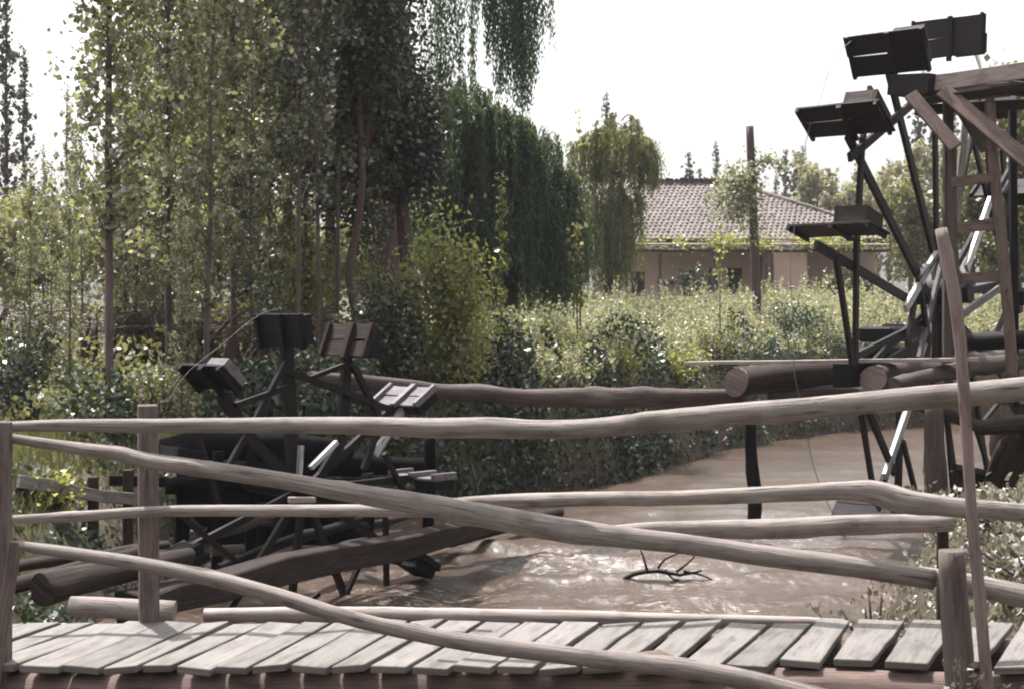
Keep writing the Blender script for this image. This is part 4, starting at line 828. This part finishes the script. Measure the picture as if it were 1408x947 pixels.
shrub('shrub', 'low silvery shrub along the right bank behind the thick low pole', 'shrub', V((4.1, 11.6, float(ground(4.1, 11.6))-.05)), bush(.9, .5, 1200, .06, leaf_s, 708, 22), leaf_s)
shrub('shrub', 'thin arching shrub reaching over the water beside the bridge end', 'shrub', V((2.15, 8.4, -.75)), bush(.5, .95, 420, .05, leaf_s, 709, 14, spray=True), leaf_s)
shrub('weed_clump', 'leafy weeds growing round the foot of the sawn right post', 'weeds', V((2.0, 6.28, -.2)), bush(.12, .34, 110, .055, leaf_s, 710, 7, spray=True), leaf_s)
shrub('weed_clump', 'grassy weeds under the leaning stick in the bottom right corner', 'weeds', V((2.22, 6.22, -.22)), bush(.13, .30, 130, .05, leaf_y, 711, 9, ratio=.25, spray=True), leaf_y)
shrub('shrub', 'small green shrub on the grass beside the sagging board', 'shrub', gp(70, 13.6), bush(.28, .5, 420, .07, leaf_y, 712, 8), leaf_y)
shrub('shrub', 'dark ivy like shrub under the sagging board', 'shrub', gp(70, 11.4), bush(.5, .55, 900, .075, leaf_u, 713, 12), leaf_u)
shrub('shrub', 'shaded shrub filling the bank behind the squared post', 'shrub', gp(160, 12.6), bush(.5, .5, 700, .075, leaf_u, 714, 12), leaf_u)
shrub('shrub', 'dark overgrown bush with hanging stems at the left edge behind the railing', 'shrub', gp(30, 19.8), bush(.75, 1.7, 1700, .09, leaf_u, 715, 18), leaf_u)
shrub('shrub', 'pale leafy shrub in front of the stake fence', 'shrub', gp(110, 18.6), bush(.7, .9, 1400, .09, leaf_a, 716, 14), leaf_a)
shrub('shrub', 'pale leafy shrub between the lowest raised bucket and the stake fence', 'shrub', gp(215, 19.2), bush(.6, 1.2, 1300, .09, leaf_a, 717, 12), leaf_a)
def sapling(label, px, Y, H, col, seed, bare, n, lf=.1, mat=leaf_y):
    return place_tree('sapling', label, 'sapling', gp(px, Y), poplar_meshes(H, col, n, lf, seed, bare=bare, r0=.022, spread=.35, limbs=18, clump=.055, mat=mat))
GS = 'bushes on the far bank'
for px_, Y_, W_, H_, n_, mt_, sd_, la_ in ((655, 25, .55, 1.15, 1500, leaf_c, 741, 'pale rounded bush on the bank right below the dark willow curtain'), (712, 25.5, .5, .8, 1100, leaf_u, 742, 'dark low bush on the bank above the knot of the boom log'), (745, 30, .6, 1.5, 1500, leaf_c, 743, 'tall pale bush at the crop edge below the willow gap'),
        (850, 27.5, .5, .85, 1000, leaf_y, 744, 'yellow green bush on the bank left of the dry tuft'), (985, 33, .7, 1.1, 1400, leaf_o, 745, 'green bush on the far bank above the pale sawn log end'), (1085, 39, .8, 1.3, 1500, leaf_u, 746, 'dark bush in the crop left of the lower wheel spokes'), (1120, 41, .7, 1.0, 900, leaf_y, 747, 'bright bush on the far bank behind the leftmost wheel spokes')):
    shrub('shrub', la_, 'shrub', gp(px_, Y_), bush(W_, H_, n_, .085, mt_, sd_, 15), mt_, GS)
shrub('dry_bush', 'tuft of dry brown grass and twigs on the bank behind the boom log', 'dry bush', gp(875, 26.5), bush(.28, .75, 60, .06, leaf_y, 751, 40), leaf_y)
sapling('slim columnar sapling with bright leaves against the dark willow', 690, 29, 4.0, .10, 801, .25, 420)
sapling('thin sapling with a leaf tuft in front of the pale willow', 794, 32, 3.2, .22, 802, .35, 300)
sapling('tall bare whip of a sapling at the left of the pale willow', 798, 33, 6.0, .05, 803, .5, 40)
sapling('spindly sapling in the crop in front of the house windows', 990, 38, 3.4, .12, 804, .45, 90)
sapling('spindly sapling in the crop before the adobe end wall', 1128, 36, 2.6, .10, 805, .5, 70)
# vine pole
vp = lone('vine_pole', 'tall grey pole standing in the crop before the tiled house', [(1042, 440, 6.2), (1040, 400, 6.2), (1036, 300, 6), (1031, 174, 5.2)], 46.0, 'logbr', 120, 'pole', 9, .04, .5)
def vine():
    r = np.random.default_rng(9); m = MB(); vs = []
    path = [P(1036, 330, 45.9), P(1030, 262, 45.8), P(1015, 240, 45.7), P(1000, 262, 45.6), P(984, 290, 45.6)]
    p2 = [P(1030, 240, 45.8), P(1048, 222, 45.8), P(1064, 220, 45.8), P(1076, 232, 45.8)]
    p3 = [P(1025, 250, 45.8), P(1018, 275, 45.6), P(1012, 300, 45.6)]
    for pth, n, s in ((path, 1300, .28), (p2, 240, .12), (p3, 520, .22)):
        m.log(pth, [.03]*len(pth), seg=5, step=.3, seed=3)
        a = np.array([tuple(p) for p in pth]); t = r.uniform(0, len(a)-1.001, n); i = t.astype(int); f = (t-i)[:, None]
        c = a[i]*(1-f)+a[i+1]*f+r.normal(0, s, (n, 3)); vs.append(leaf_geo(c, rdir(n, r, -.5), .125, .8, r))
    t = thing('climbing_vine', 'leafy vine sprawling off the tall pole in front of the roof', 'vine'); m.build('stem', M['bark'], t); leaf_obj('leaves', vs, leaf_c, t)
vine()

# ------------------------------------------------------------------ ground cover that nobody could count
def scatter_ok(x, y, mn):
    mL = (XL(y+.4)-XL(y-.4))/.8; d = (XL(y)-x)/np.sqrt(1+mL*mL); return d > mn, d
def crops():
    r = np.random.default_rng(15); vs = []
    n = 11500; y = 23+(76-23)*r.uniform(0, 1, n)**1.25; x = r.uniform(-.08, .42, n)*y*.95
    ok, d = scatter_ok(x, y, .9); x, y, d = x[ok], y[ok], d[ok]
    keep = ~((x > 5) & (x < 21) & (y > 69.3)); x, y, d = x[keep], y[keep], d[keep]
    patch = np.clip(.5+1.3*wob(x, y, .55, 2.)+.6*wob(x, y, 1.7, 4.), 0, 1)
    z = ground(x, y); far_ = sm((62-y)/14); h = (.4+.5*sm((y-26)/9))*(.35+.95*patch)*r.uniform(.6, 1.25, len(x))*(.42+.58*far_); k = 40
    spire = r.uniform(0, 1, len(x)) < .16; h = np.where(spire, h*1.35+.12, h)
    t = r.uniform(.06, 1.02, (len(x), k))**.85; rad = (.03+.13*(1-t)*np.where(spire, .5, 1.)[:, None])*(1+.010*y[:, None])*r.uniform(.3, 1.2, t.shape); a = r.uniform(0, 6.28, t.shape)
    lx, ly = r.normal(0, .09, (2, len(x), 1))
    c = np.stack([x[:, None]+np.cos(a)*rad+lx*t, y[:, None]+np.sin(a)*rad+ly*t, z[:, None]+h[:, None]*t], -1).reshape(-1, 3)
    ax = np.stack([np.cos(a), np.sin(a), r.uniform(.1, 1.9, a.shape)], -1).reshape(-1, 3)
    size = (.066+.0015*y[:, None])*(1.25-.55*t)
    tag(leaf_obj('crop_plants', leaf_geo(c, ax, size.ravel(), .46, r), leaf_c), kind='stuff')
def undergrowth():
    r = np.random.default_rng(16)
    def band(n, y0, y1, dmin, dmax, hmax, size, left=True):
        y = r.uniform(y0, y1, n*3); mL = (XL(y+.4)-XL(y-.4))/.8; d = dmin+(dmax-dmin)*r.uniform(0, 1, n*3)
        x = XL(y)-d*np.sqrt(1+mL*mL); z = ground(x, y); ok = (z > WZ-.12) & (np.abs(x) < .5*y); x, y, z = x[ok][:n], y[ok][:n], z[ok][:n]
        lump = .05+1.25*np.clip(.36+1.1*wob(x, y, 2.3, 1.7)+.8*wob(x, y, 4.9, .3), 0, 1)**1.5; kp = r.uniform(0, 1, len(x)) < .25+lump; x, y, z, lump = x[kp], y[kp], z[kp], lump[kp]; z = z+hmax*lump*r.uniform(0, 1, len(x))**.7
        return leaf_geo(np.stack([x, y, z], 1), rdir(len(x), r, .35), size, .6, r)
    a = np.concatenate([band(34000, 17, 27, -.35, 2.0, .8, .11), band(16000, 27, 40, -.35, 1.8, .85, .11), band(4000, 9.5, 17, -.1, 1.2, .3, .08)])
    tag(leaf_obj('undergrowth', a, leaf_u), kind='stuff')
    n = 8000; y = r.uniform(7.6, 17, n); m_ = (XR(y+.4)-XR(y-.4))/.8; d = -.45+1.9*r.uniform(0, 1, n)**.8; x = XR(y)+d*np.sqrt(1+m_*m_); z = ground(x, y); ok = z > WZ-.05
    x, y, z = x[ok], y[ok], z[ok]; lump = np.clip(.35+1.2*wob(x, y, 3.1, 1.2), 0, 1)
    tag(leaf_obj('riverbank_leaves', leaf_geo(np.stack([x, y, z+lump*.32*r.uniform(0, 1, len(x))], 1), rdir(len(x), r, .3), .065, .6, r), leaf_s), kind='stuff')
    b_ = np.concatenate([band(15000, 21, 34, .7, 3.4, .95, .085)])
    tag(leaf_obj('bank_foliage', b_, leaf_c), kind='stuff')
    y = r.uniform(18, 38, 3600); mL = (XL(y+.4)-XL(y-.4))/.8; d = r.uniform(-.25, 1.5, 3600); x = XL(y)-d*np.sqrt(1+mL*mL); z = ground(x, y); ok = (z > WZ) & (wob(x, y, 1.3, 6.) > -.1); x, y, z = x[ok], y[ok], z[ok]
    L_ = r.uniform(.2, .5, len(x)); ax = np.stack([r.normal(0, .45, len(x)), r.normal(0, .45, len(x)), np.ones(len(x))], 1)
    tag(leaf_obj('bank_reeds', leaf_geo(np.stack([x, y, z+L_*.45], 1), ax, L_, .09, r), leaf_u), kind='stuff')
    # low leafy litter under the grove
    n = 26000; x = r.uniform(-13, -1.2, n); y = r.uniform(17, 30, n); ok, d = scatter_ok(x, y, 1.0); x, y = x[ok], y[ok]
    ok = y > 18.6+.8*wob(x, y, .9, 2.); x, y = x[ok], y[ok]
    lump = np.clip(.45+1.2*wob(x, y, 1.9, .7), 0, 1); z = ground(x, y)+lump*1.15*r.uniform(0, 1, len(x))**.8
    tag(leaf_obj('grove_undergrowth', leaf_geo(np.stack([x, y, z], 1), rdir(len(x), r, .2), .095, .7, r), leaf_o), kind='stuff')
def grass():
    r = np.random.default_rng(17); n = 30000
    x = r.uniform(-8.5, -2.4, n); y = r.uniform(11.5, 21, n); ok, d = scatter_ok(x, y, .75); x, y = x[ok], y[ok]; z = ground(x, y)
    h = r.uniform(.05, .17, len(x)); c = np.stack([x, y, z+h*.45], 1); ax = np.stack([r.normal(0, .35, len(x)), r.normal(0, .35, len(x)), np.ones(len(x))], 1)
    tag(leaf_obj('grass', leaf_geo(c, ax, h*1.2, .12, r), grassm), kind='stuff')
crops(); undergrowth(); grass()
# stake fence behind the grove
def stakes():
    r = np.random.default_rng(19); t = thing('stake_fence', 'rough fence of dark leaning stakes and brush behind the young poplars', 'fence', tuple(gp(220, 23)))
    m = MB()
    for px in np.arange(-30, 470, 6.5):
        Y = 23+r.normal(0, .25); p = gp(px+r.uniform(-3, 3), Y); h = r.uniform(.75, 1.5); m.log([p, p+V((r.normal(0, .1), 0, h*.6)), p+V((r.normal(0, .18), r.normal(0, .1), h))], [.045*r.uniform(.6, 1.4), .04, .025], seg=5, step=.4, rough=.12, seed=int(px)+99)
    m.build('stakes', M['barkd'], t)
    m = MB()
    for i in range(170):
        px = r.uniform(-20, 460); p = gp(px, 22.8+r.normal(0, .3)); p.z += 1.15+r.normal(0, .13); d = V((r.normal(0, .4), r.normal(0, .2), r.normal(0, .12))); m.log([p-d, p+V((0, 0, .05)), p+d], [.008, .009, .005], seg=3, step=.4, rough=0, seed=i)
    m.build('brush', drym, t)
stakes()

# ------------------------------------------------------------------ tiled adobe house
def house():
    Y0 = 70.0; k = Y0/F; gz = 2.6
    X = lambda px, Y=Y0: (px-CX)*Y/F
    t = thing('house', 'low adobe farmhouse with a clay tiled hip roof and a vine covered porch', 'house', (X(1040), 74, gz))
    ez = CH+(HY-330)*k; rz = CH+(HY-252)*75/F
    xl, xr = X(838), X(1240); y0, y1 = 69.4, 80.6
    rl, rr = X(880, 75), X(1000, 75)
    def bx(name, x0, x1, ya, yb, z0, z1, mat, par=t):
        m = MB(); m.beam(((x0+x1)/2, ya, (z0+z1)/2), ((x0+x1)/2, yb, (z0+z1)/2), x1-x0, z1-z0); return m.build(name, mat, par)
    bx('wall', X(845), X(1050), 72.0, 79.5, gz-.4, ez+.1, M['wall'])
    bx('end_block', X(1058), X(1104), 69.0, 79.4, gz-.4, ez+.05, M['plaster'])
    bx('wall', X(1104)+.01, X(1225), 73.0, 79.4, gz-.4, ez+.1, M['wall'])
    def tiles(A, B, C_, D):   # A,B eave left/right ; C,D ridge right/left
        A, B, C_, D = map(lambda p: np.array(p, float), (A, B, C_, D)); r = np.random.default_rng(int(abs(A[0])*10))
        up = (D+C_)/2-(A+B)/2; ex = (B-A)/np.linalg.norm(B-A); upn = up-ex*(up@ex); Ls = np.linalg.norm(upn); upn /= Ls; nor = np.cross(ex, upn)
        W = np.linalg.norm(B-A); al = (D-A)@ex; ar = (C_-A)@ex; rows = int(Ls/.33); V_ = []; 
        for i in range(rows+1):
            s = i*Ls/rows; x0 = al*s/Ls; x1 = W+(ar-W)*s/Ls; n = int((x1-x0)/.25)
            for j in range(n):
                cx = x0+(j+.5)*(x1-x0)/n+r.normal(0, .012); w = (x1-x0)/n*.56; ln = .42; jt = r.normal(0, .018); sj = r.normal(0, .03)
                prof = [(-w, -.01), (-w*.55, .034), (0, .05), (w*.55, .034), (w, -.01)]
                lo = [A+ex*(cx+a+jt)+upn*(s-.06+sj)+nor*(b+.05) for a, b in prof]; hi = [A+ex*(cx+a*.86)+upn*(s+ln-.06+sj)+nor*(b+.02) for a, b in prof]
                for q in range(4): V_.extend([lo[q], lo[q+1], hi[q+1], hi[q]])
                bs_ = [p-nor*.15 for p in lo]
                for q in range(4): V_.extend([bs_[q], bs_[q+1], lo[q+1], lo[q]])
        return np.array(V_)
    a, b, c, d = (xl, y0, ez), (xr, y0, ez), (rr, 75, rz), (rl, 75, rz); e, f = (xr, y1, ez), (xl, y1, ez)
    vv = np.concatenate([tiles(a, b, c, d), tiles(b, e, c, c), tiles(f, a, d, d), tiles(e, f, d, c)])
    m, nt, n, l = newmat('clay_tile'); ge = N(n, 'ShaderNodeNewGeometry'); tc = N(n, 'ShaderNodeTexCoord'); nz = N(n, 'ShaderNodeTexNoise', Scale=.7, Detail=5.0); l.new(tc.outputs['Object'], nz.inputs['Vector'])
    wn = N(n, 'ShaderNodeTexWhiteNoise'); sn_ = N(n, 'ShaderNodeVectorMath', operation='SNAP'); sn_.inputs[1].default_value = (.27, .3, .3); l.new(tc.outputs['Object'], sn_.inputs[0]); l.new(sn_.outputs[0], wn.inputs[0])
    mx = N(n, 'ShaderNodeMath', operation='MULTIPLY_ADD'); mx.inputs[1].default_value = .42; l.new(wn.outputs[0], mx.inputs[0]); l.new(nz.outputs['Fac'], mx.inputs[2])
    rp = ramp(n, [(.32, (.062, .047, .044)), (.6, (.096, .075, .070)), (.92, (.135, .110, .103))]); l.new(mx.outputs[0], rp.inputs[0]); bs = N(n, 'ShaderNodeBsdfPrincipled', Roughness=.85); l.new(rp.outputs[0], bs.inputs['Base Color']); o = N(n, 'ShaderNodeOutputMaterial'); l.new(bs.outputs[0], o.inputs[0])
    rf = raw_mesh('roof', vv, np.arange(len(vv)), np.arange(0, len(vv), 4), m, t)
    rf.location = -t.location
    rf.data.materials.append(plain('tile_mouth_shade', (.06, .048, .047), (.085, .068, .065))); mi = np.zeros(len(vv)//4, np.int32); mi[(np.arange(len(mi)) % 8) >= 4] = 1; rf.data.polygons.foreach_set('material_index', mi)  # lip faces darkened to paint the shade inside the hollow tile ends
    u = MB()
    for q in ((a, b, c, d), (b, e, c), (f, a, d), (e, f, d, c)): u.poly([V(p)-V((0, 0, .06)) for p in q])
    u.poly([V(p)-V((0, 0, .1)) for p in (a, f, e, b)]); u.build('roof_deck', M['barkd'], t)
    rc = MB(); rc.log([V(d)+V((0, 0, .08)), V(c)+V((0, 0, .08))], [.13, .13], seg=8, step=.3, rough=.1, seed=3); rc.log([V(c)+V((0, 0, .08)), V(b)+V((0, 0, .1))], [.12, .12], seg=8, step=.3, rough=.1, seed=4); rc.build('ridge_tiles', m, t)
    # porch: posts, pole lattice, beam
    pz = CH+(HY-347)*k*.98
    for px in (902, 974, 1043, 1052, 1240):
        MB().log([(X(px), 68.2, gz-.5), (X(px), 68.2, pz)], [.10, .09], seg=8, step=.5, seed=px).build('porch_post', M['barkd'], t)
    for px0, px1 in ((840, 945), (940, 1105), (1100, 1250)): MB().log([(X(px0), 68.2, pz+.1), (X(px1), 68.2, pz+.05)], [.1, .09], seg=8, step=.6, seed=px0).build('porch_beam', M['logbr'], t)
    r = np.random.default_rng(31); m_ = MB()
    for px in np.arange(840, 1250, 9): m_.log([(X(px)+r.normal(0, .1), 67.6, pz+.22+r.normal(0, .04)), (X(px)+r.normal(0, .2), 70.2, pz+.42)], [.05, .05], seg=5, step=1, seed=int(px))
    for yy in (67.8, 68.6, 69.4): m_.log([(X(838), yy, pz+.33+(yy-67.8)*.08), (X(1252), yy, pz+.30+(yy-67.8)*.08)], [.05, .05], seg=5, step=1, seed=int(yy*10))
    m_.build('porch_lattice', M['pale'], t)
    # openings
    def opening(name, p0, p1, q0, q1, Y, frame=True):
        x0, x1, z0, z1 = X(p0), X(p1), CH+(HY-q1)*Y/F, CH+(HY-q0)*Y/F
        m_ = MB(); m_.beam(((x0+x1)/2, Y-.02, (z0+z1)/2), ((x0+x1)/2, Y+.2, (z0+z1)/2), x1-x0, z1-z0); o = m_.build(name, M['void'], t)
        if frame:
            fr_ = MB(); w = .1
            for xx in (x0-w/2, x1+w/2): fr_.beam((xx, Y-.06, z0), (xx, Y-.06, z1), w, .12, (0, 1, 0))
            fr_.beam((x0-w, Y-.06, z1+w/2), (x1+w, Y-.06, z1+w/2), .12, w); fr_.build('frame', M['door'], o)
    opening('window', 873, 891, 374, 406, 71.97); opening('door', 1008, 1029, 369, 415, 71.97); opening('window', 940, 962, 372, 392, 71.97); opening('door', 982, 994, 368, 412, 71.97)
    bx('bench_rail', X(909), X(932), 71.6, 71.95, CH+(HY-389)*k, CH+(HY-385)*k, M['door'])
    # creeper on the porch
    n_ = 6500; px = r.uniform(838, 1250, n_); den = .5+.5*np.sin(px*.045+1)+.4*np.sin(px*.11); ok = r.uniform(0, 1, n_) < np.clip(den, .12, 1); px = px[ok]
    c_ = np.stack([X(px), r.uniform(67.4, 69.2, len(px)), pz+.42+r.normal(0, .22, len(px))], 1); vs = [leaf_geo(c_, rdir(len(px), r, -.3), .15, .85, r)]
    tw = MB()
    for a_, b_ in ((842, 960), (950, 1110), (1105, 1248)): tw.log([(X(a_), 68.4, pz+.5), (X((a_+b_)/2), 68.5, pz+.65), (X(b_), 68.3, pz+.5)], [.04]*3, seg=5, step=.6, seed=a_)
    v = thing('grape_vine', 'yellow green vine trained along the porch roof of the house', 'vine'); tw.build('stem', M['bark'], v); leaf_obj('leaves', vs, leaf_y, v)
house()
shrub('shrub', 'shadowy bush under the porch left of the tall pole', 'shrub', V(P(950, 400, 66.5)).xy.to_3d()+V((0, 0, float(ground(8.4, 66.5)))), bush(.9, 2.0, 900, .2, leaf_b, 731, 9), leaf_b)
shrub('shrub', 'dark shrub at the far end of the house porch behind the wheel spokes', 'shrub', V(((1165-CX)*68/F, 67.0, float(ground(16, 67)))), bush(2.0, 1.7, 1500, .2, leaf_b, 732, 12), leaf_b)
shrub('dry_bush', 'purplish dry brush in front of the house window', 'shrub', V(((905-CX)*58/F, 58.0, float(ground(6, 58)))), bush(1.1, 1.3, 200, .12, leaf_g, 733, 60), leaf_g)

# ------------------------------------------------------------------ thin summer haze
def haze():
    m = bpy.data.materials.new('haze_air'); m.use_nodes = True; nt = m.node_tree; nt.nodes.clear()
    v = nt.nodes.new('ShaderNodeVolumePrincipled'); v.inputs['Density'].default_value = HAZE; v.inputs['Color'].default_value = (.93, .92, .94, 1); v.inputs['Anisotropy'].default_value = .2
    o = nt.nodes.new('ShaderNodeOutputMaterial'); nt.links.new(v.outputs[0], o.inputs['Volume'])
    bm = bmesh.new(); bmesh.ops.create_cube(bm, size=1.0); me = bpy.data.meshes.new('haze'); bm.to_mesh(me); me.materials.append(m)
    h = bpy.data.objects.new('haze', me); h.location = (0, 230, 12.5); h.scale = (900, 640, 31); tag(link(h), kind='stuff')
HAZE = .0003
if HAZE: haze()

# ------------------------------------------------------------------ light, sky, camera
tv = V((.24, -.36, -1.0)).normalized()
sun = bpy.data.lights.new('sun', 'SUN'); sun.energy = 5.0; sun.angle = math.radians(.53); sun.color = (1.0, .965, .92)
so = bpy.data.objects.new('sun', sun); COL.objects.link(so); so.rotation_euler = tv.to_track_quat('-Z', 'Y').to_euler(); so.location = (-10, 5, 30)
w = bpy.data.worlds.new('World'); S.world = w; w.use_nodes = True; nt = w.node_tree; nt.nodes.clear()
sk = nt.nodes.new('ShaderNodeTexSky'); sk.sky_type = 'NISHITA'; sk.sun_disc = False
sk.sun_elevation = math.asin(-tv.z); sk.sun_rotation = math.atan2(-tv.x, -tv.y); sk.air_density = 1.6; sk.dust_density = 6.0; sk.ozone_density = .6
hs = nt.nodes.new('ShaderNodeHueSaturation'); hs.inputs['Saturation'].default_value = .12; hs.inputs['Value'].default_value = 1.0
bg = nt.nodes.new('ShaderNodeBackground'); bg.inputs[1].default_value = .15
wo = nt.nodes.new('ShaderNodeOutputWorld')
nt.links.new(sk.outputs[0], hs.inputs['Color']); nt.links.new(hs.outputs[0], bg.inputs[0]); nt.links.new(bg.outputs[0], wo.inputs[0])
cam = bpy.data.cameras.new('camera'); cam.lens = 50.0; cam.sensor_width = 36.0; cam.sensor_fit = 'HORIZONTAL'
cam.shift_y = -(473.5-HY)/1408.0; cam.clip_start = .05; cam.clip_end = 2000
cam.dof.use_dof = True; cam.dof.focus_distance = 10.0; cam.dof.aperture_fstop = 11.0
co = bpy.data.objects.new('camera', cam); COL.objects.link(co); co.location = (0, 0, CH); co.rotation_euler = (math.radians(90), 0, 0); S.camera = co
S.view_settings.view_transform = 'Standard'; S.view_settings.look = 'None'; S.view_settings.gamma = 1.0; S.view_settings.exposure = 1.05
S.cycles.filter_width = 2.0; S.cycles.max_bounces = 8; S.cycles.transparent_max_bounces = 8; S.cycles.use_denoising = True
